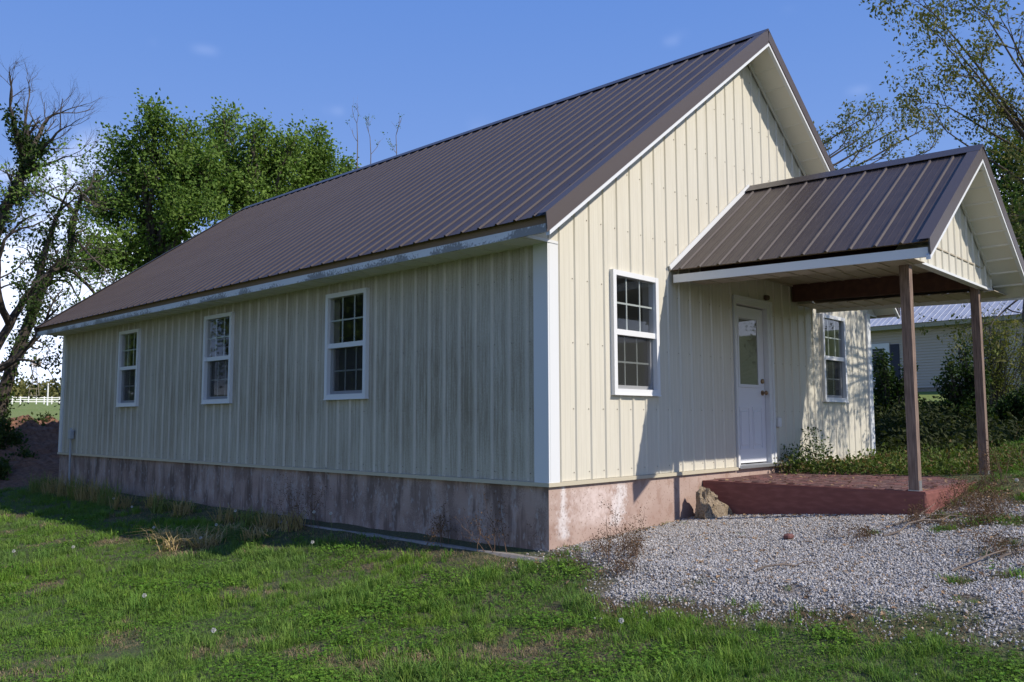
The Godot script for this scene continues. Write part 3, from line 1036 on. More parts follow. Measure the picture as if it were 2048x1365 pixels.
func build_door() -> void:
	var dr := node("door", house)
	var zb := -0.035
	# slab with recessed lower panels built from rails
	var sl := MB.new()
	sl.box(Vector3(3.47, 0.64, zb - 0.035), Vector3(4.255, 2.56, zb))
	build(sl, "slab", M.door, dr)
	for k in 2:
		var x0 := 3.575 + k * 0.33
		var pn := MB.new()
		# raised field inside a moulded ring
		for q in [[x0, 0.80, x0 + 0.25, 0.815], [x0, 1.305, x0 + 0.25, 1.32], [x0, 0.815, x0 + 0.015, 1.305], [x0 + 0.235, 0.815, x0 + 0.25, 1.305]]:
			pn.box(Vector3(q[0], q[1], zb), Vector3(q[2], q[3], zb + 0.010))
		pn.cbox(Vector3(x0 + 0.035, 0.85, zb - 0.004), Vector3(x0 + 0.215, 1.27, zb + 0.009), 0.008)
		build(pn, "raised_panel", M.door, dr)
	# light with blinds behind the glass
	var lf := MB.new()
	var gx0 := 3.56
	var gx1 := 4.10
	var gy0 := 1.56
	var gy1 := 2.45
	for q in [[gx0, gy0, gx1, gy0 + 0.035], [gx0, gy1 - 0.035, gx1, gy1], [gx0, gy0 + 0.035, gx0 + 0.035, gy1 - 0.035], [gx1 - 0.035, gy0 + 0.035, gx1, gy1 - 0.035]]:
		lf.box(Vector3(q[0], q[1], zb), Vector3(q[2], q[3], zb + 0.018))
	build(lf, "light_frame", M.door, dr)
	var bl := MB.new()
	var y := gy0 + 0.04
	while y < gy1 - 0.05:
		bl.hexa([Vector3(gx0 + 0.036, y, zb + 0.002), Vector3(gx1 - 0.036, y, zb + 0.002), Vector3(gx0 + 0.036, y + 0.014, zb + 0.004), Vector3(gx1 - 0.036, y + 0.014, zb + 0.004), Vector3(gx0 + 0.036, y, zb + 0.004), Vector3(gx1 - 0.036, y, zb + 0.004), Vector3(gx0 + 0.036, y + 0.014, zb + 0.007), Vector3(gx1 - 0.036, y + 0.014, zb + 0.007)])
		y += 0.016
	build(bl, "blind", M.blind, dr)
	var gl := MB.new()
	gl.quad(Vector3(gx0 + 0.035, gy0 + 0.035, zb + 0.012), Vector3(gx0 + 0.035, gy1 - 0.035, zb + 0.012), Vector3(gx1 - 0.035, gy1 - 0.035, zb + 0.012), Vector3(gx1 - 0.035, gy0 + 0.035, zb + 0.012))
	build(gl, "pane", M.glass, dr)
	var kn := MB.new()
	kn.tube([Vector3(4.185, 1.50, zb), Vector3(4.185, 1.50, zb + 0.012), Vector3(4.185, 1.50, zb + 0.013), Vector3(4.185, 1.50, zb + 0.04), Vector3(4.185, 1.50, zb + 0.045), Vector3(4.185, 1.50, zb + 0.062), Vector3(4.185, 1.50, zb + 0.075)], [0.033, 0.033, 0.012, 0.012, 0.026, 0.028, 0.016], 12)
	build(kn, "knob", M.brass, dr)
	var db := MB.new()
	db.tube([Vector3(4.185, 1.645, zb), Vector3(4.185, 1.645, zb + 0.02), Vector3(4.185, 1.645, zb + 0.026)], [0.03, 0.03, 0.016], 12)
	build(db, "deadbolt", M.brass, dr)
	# jambs and brick mould
	var fr := MB.new()
	fr.box(Vector3(3.405, 0.595, -0.09), Vector3(3.462, 2.66, 0.03))
	fr.box(Vector3(4.263, 0.595, -0.09), Vector3(4.372, 2.66, 0.03))
	fr.box(Vector3(3.462, 2.575, -0.09), Vector3(4.263, 2.66, 0.029))
	fr.box(Vector3(3.395, 0.595, 0.03), Vector3(3.43, 2.67, 0.042))
	fr.box(Vector3(4.335, 0.595, 0.03), Vector3(4.382, 2.67, 0.042))
	fr.box(Vector3(3.43, 2.64, 0.03), Vector3(4.335, 2.67, 0.041))
	build(fr, "door_frame", M.trim, house)
	var th := MB.new()
	th.cbox(Vector3(3.42, 0.575, -0.09), Vector3(4.36, 0.625, 0.06), 0.008)
	build(th, "threshold", M.steel, house)

# ---------------------------------------------------------------- porch roof on two posts (part of the house)
const PX := 3.88
const PXE := 2.016
const PZ := 2.68
func py(x: float, z: float) -> float:   # top of the porch roof sheet, sagging a little to the front
	return 4.075 - 0.69 * absf(x - PX) - 0.026 * z

func build_porch() -> void:
	var n_l := Vector3(-0.69, 1, 0.026).normalized()
	var n_r := Vector3(0.69, 1, 0.026).normalized()
	var dz := Vector3(0, -0.026, 1)
	for side in 2:
		var ex := PXE if side == 0 else 2 * PX - PXE
		var eave := Vector3(ex, py(ex, 0.04), 0.04)
		var upv := Vector3(PX, py(PX, 0.04), 0.04) - eave
		var u := 0.0
		var i := 0
		while u < PZ - 0.06:
			var e := minf(PZ - 0.05, 0.115 + (i + 1) * 4 * PITCH - 0.03)
			var p := roof_panel(eave + (n_l if side == 0 else n_r) * (0.001 * (i % 2)), upv, dz, n_l if side == 0 else n_r, u, e, 0.115)
			build(p, "porch_roof_panel", M.roof_porch, house)
			u = e - 0.006 if e < PZ - 0.05 - 0.001 else e + 1.0
			i += 1
		var nn := n_l if side == 0 else n_r
		var dk := MB.new()
		var c0 := eave + upv.normalized() * 0.05 - nn * 0.012
		var c1 := eave + upv - nn * 0.012
		var dd := dz * (PZ - 0.06)
		dk.hexa([c0 - nn * 0.02, c0 - nn * 0.02 + dd, c0, c0 + dd, c1 - nn * 0.02, c1 - nn * 0.02 + dd, c1, c1 + dd])
		build(dk, "porch_roof_deck", M.wood, house)
		# wall flashing (white strip where the porch meets the wall)
		var fl := MB.new()
		fl.bar(eave + nn * 0.03 - Vector3(0, 0, 0.005), eave + upv + nn * 0.03 - Vector3(0, 0, 0.005), nn, 0.018, 0.05)
		build(fl, "wall_flashing", M.trim, house)
		# rake trim at the front
		var zf := PZ
		var pe := Vector3(ex + (-0.005 if side == 0 else 0.005), py(ex, zf), zf)
		var pr := Vector3(PX, py(PX, zf), zf)
		var dn := Vector3(0, -1, 0)
		var lift := nn * 0.024
		var rt := MB.new()
		rt.quad(pe + lift + Vector3(0, 0.0026, -0.10), pr + lift + Vector3(0, 0.0026, -0.10), pr + lift, pe + lift)
		rt.hexa([pe + dn * 0.125, pe + dn * 0.125 + Vector3(0, 0, 0.012), pe + lift, pe + lift + Vector3(0, 0, 0.012), pr + dn * 0.125, pr + dn * 0.125 + Vector3(0, 0, 0.012), pr + lift, pr + lift + Vector3(0, 0, 0.012)])
		build(rt, "porch_rake_trim", M.brown_trim, house)
		var wj := MB.new()
		wj.hexa([pe + dn * 0.165 - Vector3(0, 0, 0.03), pe + dn * 0.165 + Vector3(0, 0, 0.008), pe + dn * 0.126 - Vector3(0, 0, 0.03), pe + dn * 0.126 + Vector3(0, 0, 0.008), pr + dn * 0.165 - Vector3(0, 0, 0.03), pr + dn * 0.165 + Vector3(0, 0, 0.008), pr + dn * 0.126 - Vector3(0, 0, 0.03), pr + dn * 0.126 + Vector3(0, 0, 0.008)])
		build(wj, "porch_rake_strip", M.trim, house)
		# sloped soffit boards under the front overhang
		var len := (pr - pe).length()
		var dirv := (pr - pe) / len
		var k := 0.075
		while k < len - 0.1:
			var k2 := minf(k + 0.225, len - 0.005)
			var sp := MB.new()
			var p0 := pe + dirv * (k + 0.004) + dn * 0.15
			var p1 := pe + dirv * k2 + dn * 0.15
			var inn := Vector3(0, 0, -0.35)
			sp.hexa([p0 + inn, p0, p0 + inn + Vector3.UP * 0.012, p0 + Vector3.UP * 0.012, p1 + inn, p1, p1 + inn + Vector3.UP * 0.012, p1 + Vector3.UP * 0.012])
			sp.hexa([p1 + inn - Vector3.UP * 0.016, p1 - Vector3.UP * 0.016, p1 + inn, p1, p1 + dirv * 0.02 + inn - Vector3.UP * 0.016, p1 + dirv * 0.02 - Vector3.UP * 0.016, p1 + dirv * 0.02 + inn, p1 + dirv * 0.02])
			build(sp, "porch_soffit_board", M.soffit, house)
			k += 0.2286
		# soffit channel where the slope meets the front gable
		var jc := MB.new()
		var sx := 0.45 if side == 0 else -0.45
		jc.bar(Vector3(ex + sx, py(ex + sx, 2.35) - 0.165, 2.352), Vector3(PX, py(PX, 2.35) - 0.165, 2.352), nn, 0.02, 0.04)
		build(jc, "porch_soffit_channel", M.soffit, house)
		# eave fascia
		var s := -1.0 if side == 0 else 1.0
		var fx := ex - s * 0.035
		var fa := MB.new()
		var f0 := Vector3(fx, py(ex, 0.05) - 0.137, 0.05)
		var f1 := f0 + dz * (PZ - 0.07)
		fa.hexa([f0 + Vector3(-0.009, 0, 0), f0 + Vector3(0.009, 0, 0), f0 + Vector3(-0.009, 0.088, 0), f0 + Vector3(0.009, 0.088, 0), f1 + Vector3(-0.009, 0, 0), f1 + Vector3(0.009, 0, 0), f1 + Vector3(-0.009, 0.088, 0), f1 + Vector3(0.009, 0.088, 0)])
		build(fa, "porch_fascia", M.trim, house)
		# beam from the wall to the post
		var bx := 2.70 if side == 0 else 5.035
		var bm := MB.new()
		var b0 := Vector3(bx, 2.855, 0.03)
		bm.bar(b0, b0 + dz * 2.29, Vector3.UP, 0.076, 0.225)
		build(bm, "beam", M.beam, house)
		# eave soffit outside the beam, ribbed across
		var kz := 0.06
		while kz < 2.4:
			var es := MB.new()
			var xa := minf(bx + s * 0.04, fx - s * 0.01)
			var xb := maxf(bx + s * 0.04, fx - s * 0.01)
			var yy := 2.70 - 0.026 * kz
			es.box(Vector3(xa, yy, kz), Vector3(xb, yy + 0.008, minf(kz + 0.222, 2.44)))
			if kz + 0.232 < 2.44: es.box(Vector3(xa, yy - 0.014, kz + 0.206), Vector3(xb, yy - 0.0005, kz + 0.232))
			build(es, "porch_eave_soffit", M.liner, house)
			kz += PITCH
	# flat ceiling between the beams
	var kz := 0.05
	while kz < 2.2:
		var es := MB.new()
		var yy := 2.972 - 0.026 * kz
		es.box(Vector3(2.66, yy, kz), Vector3(5.075, yy + 0.008, kz + 0.224))
		es.box(Vector3(2.70, yy - 0.014, kz + 0.206), Vector3(5.035, yy - 0.0005, kz + 0.236))
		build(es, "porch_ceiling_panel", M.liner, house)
		kz += PITCH
	var cw := MB.new()
	cw.box(Vector3(2.66, 2.945, 0.022), Vector3(5.07, 2.972, 0.048))
	build(cw, "ceiling_channel", M.liner, house)
	# ridge cap
	var rc := MB.new()
	for side in 2:
		var s := -1.0 if side == 0 else 1.0
		var nn := n_l if side == 0 else n_r
		var top_a := Vector3(PX, py(PX, 0.03) + 0.034, 0.03)
		var low_a := Vector3(PX + s * 0.13, py(PX + 0.13, 0.03), 0.03) + nn * 0.026
		var dd := dz * (PZ - 0.01)
		rc.quad(low_a, low_a + dd, top_a + dd, top_a)
		rc.quad(low_a - nn * 0.006, low_a - nn * 0.006 + dd, low_a + dd, low_a)
		rc.tri(top_a + dd, low_a + dd, Vector3(PX, py(PX, PZ), PZ + 0.02))
	build(rc, "porch_ridge_cap", M.ridge, house)
	# front gable, siding panel by panel
	var zg := 2.33
	var pan_top := func(x: float) -> float: return py(x, zg) - 0.15
	var u := 2.30
	var i := 0
	while u < 5.45:
		var e := minf(5.46, 2.42 + (i + 1) * 4 * PITCH - 0.03)
		var p := siding_panel(Vector3(0, 0, zg), Vector3(1, 0, 0), Vector3(0, 0, 1), u, e, 2.42, 2.69, pan_top, [], W, 0.001 * (i % 2))
		build(p, "porch_gable_panel", M.siding_gable, house)
		u = e - 0.006 if e < 5.46 - 0.001 else e + 1.0
		i += 1
	var gb := MB.new()
	gb.quad(Vector3(2.30, 2.69, zg - 0.03), Vector3(PX, py(PX, zg) - 0.15, zg - 0.03), Vector3(5.46, 2.69, zg - 0.03), Vector3(PX, 2.69, zg - 0.03))
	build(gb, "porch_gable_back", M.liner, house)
	var bs := MB.new()
	bs.box(Vector3(2.34, 2.665, zg - 0.05), Vector3(5.42, 2.69, zg + 0.035))
	build(bs, "porch_gable_strip", M.trim, house)
	# posts, a little out of plumb
	for side in 2:
		var bx := 2.70 if side == 0 else 5.035
		var top := Vector3(bx + (0.0 if side == 0 else 0.0), 2.70, 2.25)
		var foot := Vector3(bx - (0.015 if side == 0 else 0.02), 0.498, 2.25)
		var po := MB.new()
		po.bar(foot, top, Vector3(0, 0, 1), 0.089, 0.089)
		build(po, "porch_post", M.post, house)
		var sh := MB.new()
		var f := foot
		sh.box(Vector3(f.x - 0.050, 0.4895, 2.25 - 0.050), Vector3(f.x + 0.050, 0.4975, 2.25 + 0.050))
		sh.box(Vector3(f.x - 0.035, 0.4976, 2.25 + 0.0450), Vector3(f.x + 0.035, 0.585, 2.25 + 0.0495))
		sh.box(Vector3(f.x - 0.035, 0.4976, 2.25 - 0.0495), Vector3(f.x + 0.035, 0.585, 2.25 - 0.0450))
		build(sh, "post_bracket", M.steel, house)

# ---------------------------------------------------------------- red porch slab
func build_slab() -> void:
	var t := thing("porch_slab", "red concrete porch slab with a brick-paved top below the door", "porch slab", Vector3.ZERO)
	var sb := MB.new()
	sb.cbox(Vector3(2.62, -0.05, 0.002), Vector3(5.14, 0.477, 2.36), 0.012)
	# poured rim round the bricks
	sb.box(Vector3(2.624, 0.470, 0.006), Vector3(2.665, 0.488, 2.356))
	sb.box(Vector3(2.665, 0.470, 2.32), Vector3(5.136, 0.488, 2.356))
	build(sb, "body", M.red_concrete, t)
	var meshes := []
	var rng := RandomNumberGenerator.new()
	rng.seed = 404
	for k in 8:
		var mb := MB.new()
		mb.cbox(Vector3(-0.0965, 0, -0.047), Vector3(0.0965, 0.020, 0.047), 0.005)
		meshes.append(mb.mesh(M.bricks[k % 4]))
	var row := 0
	var z := 0.062
	while z < 2.28:
		var x := 2.775 + (0.1 if row % 2 else 0.0)
		while x < 5.05:
			var o := put("brick", meshes[rng.randi() % 8], t, Vector3(x, 0.4705 + rng.randf_range(-0.003, 0.004), z))
			o.rotation = Vector3(rng.randf_range(-0.012, 0.012), rng.randf_range(-0.015, 0.015), rng.randf_range(-0.008, 0.008))
			x += 0.2
		z += 0.101
		row += 1

# ---------------------------------------------------------------- neighbouring house beyond the hedge
func build_neighbour() -> void:
	var t := thing("neighbour_house", "long tan lap-sided house with grey metal roof behind the shrubs", "house", Vector3(28, 2.3, -5))
	t.rotation.y = deg_to_rad(-4.0)
	# local: wall plane x = 0 faces -x; z along the wall
	var z0 := -12.0
	var z1 := 12.0
	var course := 0.105
	for k in 22:
		var y := 0.05 + k * course
		var lap := MB.new()
		lap.hexa([Vector3(-0.035, y, z0), Vector3(0.05, y, z0), Vector3(0.0, y + course, z0), Vector3(0.05, y + course, z0), Vector3(-0.035, y, z1), Vector3(0.05, y, z1), Vector3(0.0, y + course, z1), Vector3(0.05, y + course, z1)])
		build(lap, "siding_board", M.vinyl_siding, t)
	var wl := MB.new()
	wl.box(Vector3(0.06, -0.4, z0), Vector3(7.5, 2.4, z1))
	build(wl, "wall", M.vinyl_siding, t)
	var ft := MB.new()
	ft.box(Vector3(0.02, -0.6, z0 + 0.01), Vector3(0.3, 0.045, z1 - 0.01))
	build(ft, "foundation", M.concrete, t)
	var fa := MB.new()
	fa.box(Vector3(-0.42, 2.30, z0 - 0.3), Vector3(-0.38, 2.46, z1 + 0.3))
	fa.box(Vector3(-0.38, 2.32, z0 - 0.3), Vector3(0.06, 2.335, z1 + 0.3))
	build(fa, "fascia", M.olive_fascia, t)
	var n := Vector3(-0.5, 1, 0).normalized()
	var eave := Vector3(-0.45, 2.47, z0 - 0.3)
	var u := 0.0
	var i := 0
	while u < 24.6:
		var p := roof_panel(eave, Vector3(4.2, 2.1, 0), Vector3(0, 0, 1), n, u, minf(24.6, u + 0.914), 0.1)
		build(p, "roof_panel", M.tin, t)
		u += 0.914
		i += 1
	var rb := MB.new()
	rb.quad(Vector3(3.75, 4.57, z0 - 0.3), Vector3(3.75, 4.57, z1 + 0.3), Vector3(8.0, 2.47, z1 + 0.3), Vector3(8.0, 2.47, z0 - 0.3))
	rb.tri(Vector3(0.06, 2.4, z0), Vector3(3.75, 4.5, z0), Vector3(7.5, 2.4, z0))
	rb.tri(Vector3(0.06, 2.4, z1), Vector3(3.75, 4.5, z1), Vector3(7.5, 2.4, z1))
	build(rb, "rear_roof", M.tin, t)
	# a window with dark shutters
	var wz := -2.2
	var wn := node("window", t)
	var fr := MB.new()
	fr.box(Vector3(-0.06, 0.35, wz - 0.43), Vector3(-0.02, 1.82, wz - 0.24))
	fr.box(Vector3(-0.06, 0.35, wz + 0.24), Vector3(-0.02, 1.82, wz + 0.43))
	fr.box(Vector3(-0.06, 1.62, wz - 0.24), Vector3(-0.02, 1.82, wz + 0.24))
	fr.box(Vector3(-0.06, 0.35, wz - 0.24), Vector3(-0.02, 0.47, wz + 0.24))
	build(fr, "frame", M.trim, wn)
	var pn := MB.new()
	pn.quad(Vector3(-0.03, 0.47, wz - 0.24), Vector3(-0.03, 1.62, wz - 0.24), Vector3(-0.03, 1.62, wz + 0.24), Vector3(-0.03, 0.47, wz + 0.24))
	build(pn, "pane", M.far_glass, wn)
	for s in [-1, 1]:
		var shu := MB.new()
		var za: float = wz + s * 0.63
		shu.box(Vector3(-0.05, 0.4, za - 0.17), Vector3(-0.02, 1.76, za + 0.17))
		for q in 14:
			shu.box(Vector3(-0.056, 0.46 + q * 0.09, za - 0.14), Vector3(-0.0505, 0.50 + q * 0.09, za + 0.14))
		build(shu, "shutter", M.navy, t)

# ---------------------------------------------------------------- vegetation helpers
func leaf_cluster(seed_: int, count: int, spread: float, size: float, slim: float) -> ArrayMesh:
	var rng := RandomNumberGenerator.new()
	rng.seed = seed_
	var mb := MB.new()
	for i in count:
		var p := Vector3(rng.randfn(), rng.randfn(), rng.randfn()) * spread * 0.5
		var d := (p.normalized() + Vector3(rng.randfn(), rng.randfn() - 0.5, rng.randfn()) * 0.7).normalized()
		var s := d.cross(Vector3(rng.randfn(), rng.randfn(), rng.randfn())).normalized()
		var nn := s.cross(d)
		var l := size * rng.randf_range(0.7, 1.25)
		var w := l * slim
		var a := p
		var tip := p + d * l - nn * l * 0.12
		var m := p + d * l * 0.45
		mb.tri(a, m + s * w + nn * w * 0.35, tip)
		mb.tri(a, tip, m - s * w + nn * w * 0.35)
		var v := rng.randf_range(0.8, 1.2)
		mb.paint(Color(v, v, v * 0.95))
	return mb.mesh(M.leaf)

func rand_dir(rng: RandomNumberGenerator) -> Vector3:
	return Vector3(rng.randfn(), rng.randfn(), rng.randfn()).normalized()

func rand_basis(rng: RandomNumberGenerator, s: float) -> Basis:
	return Basis(rand_dir(rng), rng.randf() * TAU).scaled(Vector3.ONE * s)

func vary(rng: RandomNumberGenerator, a: Color, b: Color) -> Color:
	var c := a.lerp(b, rng.randf())
	var v := rng.randf_range(0.82, 1.18)
	return Color(c.r * v, c.g * v, c.b * v)

# crooked limb from a to b
func limb(mb: MB, rng: RandomNumberGenerator, a: Vector3, b: Vector3, r0: float, r1: float, steps: int, wob: float, sides: int) -> Array:
	var path := []
	var rad := []
	var off := Vector3.ZERO
	var len := (b - a).length()
	for i in steps + 1:
		var t := float(i) / steps
		if i > 0 and i < steps:
			off = rand_dir(rng) * wob * len
		else:
			off = Vector3.ZERO
		path.append(a.lerp(b, t) + off + Vector3.UP * sin(t * PI) * len * 0.04)
		rad.append(lerpf(r0, r1, t))
	mb.tube(path, rad, sides)
	return path

# a leafy tree: trunk, one limb to each lobe of the crown, branches out to the lobe's skin, leaves along them
func lobe_tree(t: Node3D, base: Vector3, fork: Vector3, r: float, lobes: Array, leaf: Mesh, density: float, ca: Color, cb: Color, seed_: int) -> void:
	var rng := RandomNumberGenerator.new()
	rng.seed = seed_
	var mb := MB.new()
	limb(mb, rng, base, fork, r, r * 0.7, 6, 0.02, 9)
	var where := []
	var cols := PackedColorArray()
	for lb in lobes:
		var c: Vector3 = lb[0]
		var lr: float = lb[1]
		var main := limb(mb, rng, fork, c, r * 0.5, r * 0.16, 6, 0.05, 6)
		var nb := int(10 + lr * 9)
		for k in nb:
			var dir := rand_dir(rng)
			dir.y = dir.y * 0.9 + 0.25
			dir = dir.normalized()
			var tip := c + dir * lr * rng.randf_range(0.75, 1.2)
			var st: Vector3 = main[rng.randi_range(3, 6)]
			var bp := limb(mb, rng, st, tip, r * 0.10, 0.008, 4, 0.06, 4)
			var per := int(density * lr)
			for q in per:
				var f := pow(rng.randf(), 0.6)
				var seg := clampf(f * 4.0, 0.0, 3.999)
				var p: Vector3 = bp[int(seg)].lerp(bp[int(seg) + 1], seg - int(seg))
				p += rand_dir(rng) * rng.randf() * 0.38 * lr * (0.35 + 0.65 * f)
				where.append(Transform3D(rand_basis(rng, rng.randf_range(0.75, 1.25)), p))
				cols.append(vary(rng, ca, cb))
	build(mb, "trunk", M.bark, t)
	tag(scatter("crown", leaf, where, cols, t), "", "", "", "stuff")

# recursive twiggy growth; tips are collected for leaves
func grow(mb: MB, rng: RandomNumberGenerator, p: Vector3, d: Vector3, len: float, r: float, level: int, o: Dictionary, tips: Array) -> void:
	var steps: int = 4
	var path := [p]
	var rad := [r]
	var q := p
	var dd := d
	for i in steps:
		dd = (dd + rand_dir(rng) * float(o.wob) + Vector3.UP * float(o.lift) * (1.0 if level < int(o.levels) - 1 else float(o.droop))).normalized()
		q += dd * len / steps
		path.append(q)
		rad.append(lerpf(r, r * float(o.taper), float(i + 1) / steps))
	mb.tube(path, rad, 6 if level < 2 else 4 if level < 3 else 3)
	if level >= int(o.levels):
		for i in range(1, steps + 1):
			tips.append([path[i], dd])
		return
	if level == int(o.levels) - 1:
		tips.append([path[2], dd]); tips.append([path[3], dd])
	var kids: int = o.kids[level]
	for k in kids:
		var f := 0.3 + 0.7 * (k + rng.randf()) / kids
		var seg := clampf(f * steps, 0.0, steps - 0.001)
		var st: Vector3 = path[int(seg)].lerp(path[int(seg) + 1], seg - int(seg))
		var side := dd.cross(rand_dir(rng)).normalized()
		var ang: float = deg_to_rad(rng.randf_range(o.ang[0], o.ang[1]))
		var nd := (dd * cos(ang) + side * sin(ang)).normalized()
		grow(mb, rng, st, nd, len * rng.randf_range(o.shrink[0], o.shrink[1]), lerpf(r, r * float(o.taper), f) * 0.62, level + 1, o, tips)

func leaves_at(t: Node3D, tips: Array, leaf: Mesh, per: int, jit: float, ca: Color, cb: Color, rng: RandomNumberGenerator, share := 1.0) -> void:
	var where := []
	var cols := PackedColorArray()
	for tp in tips:
		if rng.randf() > share: continue
		for k in per:
			where.append(Transform3D(rand_basis(rng, rng.randf_range(0.7, 1.2)), tp[0] + rand_dir(rng) * rng.randf() * jit))
			cols.append(vary(rng, ca, cb))
	tag(scatter("crown", leaf, where, cols, t), "", "", "", "stuff")

# a tree given by its visible limbs; twigs sprout along them
func limb_tree(t: Node3D, limbs: Array, o: Dictionary, every: float, twig: float, rng: RandomNumberGenerator, bark: Material) -> Array:
	var mb := MB.new()
	var tips := []
	for lb in limbs:
		var pts: Array = lb[0]
		var path := []
		var rad := []
		var n := pts.size() - 1
		for i in n * 3 + 1:
			var f := float(i) / 3.0
			var k := mini(int(f), n - 1)
			var p: Vector3 = pts[k].cubic_interpolate(pts[k + 1], pts[maxi(k - 1, 0)], pts[mini(k + 2, n)], f - k)
			path.append(p + rand_dir(rng) * 0.02)
			rad.append(lerpf(lb[1], lb[2], float(i) / (n * 3)))
		mb.tube(path, rad, 8)
		var d_end: Vector3 = (path[-1] - path[-2]).normalized()
		for k in 2:
			grow(mb, rng, path[-1], (d_end + rand_dir(rng) * 0.5).normalized(), twig, float(lb[2]) * 0.9, 1, o, tips)
		for i in range(int(path.size() * 0.45), path.size() - 1):
			if rng.randf() < every:
				var dd: Vector3 = (path[i + 1] - path[i]).normalized()
				var side := dd.cross(rand_dir(rng)).normalized()
				grow(mb, rng, path[i], (dd * 0.55 + side * 0.8 + Vector3.UP * 0.2).normalized(), twig * rng.randf_range(0.6, 1.0), maxf(0.012, rad[i] * 0.35), 1, o, tips)
	build(mb, "trunk", bark, t)
	return tips

# ivy leaves wrapped round the limbs
func ivy_on(t: Node3D, limbs: Array, leaf: Mesh, per_m: float, fracs: Array, ca: Color, cb: Color, rng: RandomNumberGenerator) -> void:
	var where := []
	var cols := PackedColorArray()
	for i in limbs.size():
		if i >= fracs.size(): break
		var pts: Array = limbs[i][0]
		var n := pts.size() - 1
		for k in n:
			if float(k) / n >= float(fracs[i]): break
			var a: Vector3 = pts[k]
			var b: Vector3 = pts[k + 1]
			var r := lerpf(limbs[i][1], limbs[i][2], float(k) / n)
			for q in int(per_m * (b - a).length()):
				where.append(Transform3D(rand_basis(rng, rng.randf_range(0.6, 1.2)), a.lerp(b, rng.randf()) + rand_dir(rng) * (r + rng.randf() * 0.08)))
				cols.append(vary(rng, ca, cb))
	tag(scatter("ivy", leaf, where, cols, t), "", "", "", "stuff")

func on_ground(p: Vector3, sink := 0.1) -> Vector3:
	return Vector3(p.x, ground_h(p.x, p.z) - sink, p.z)

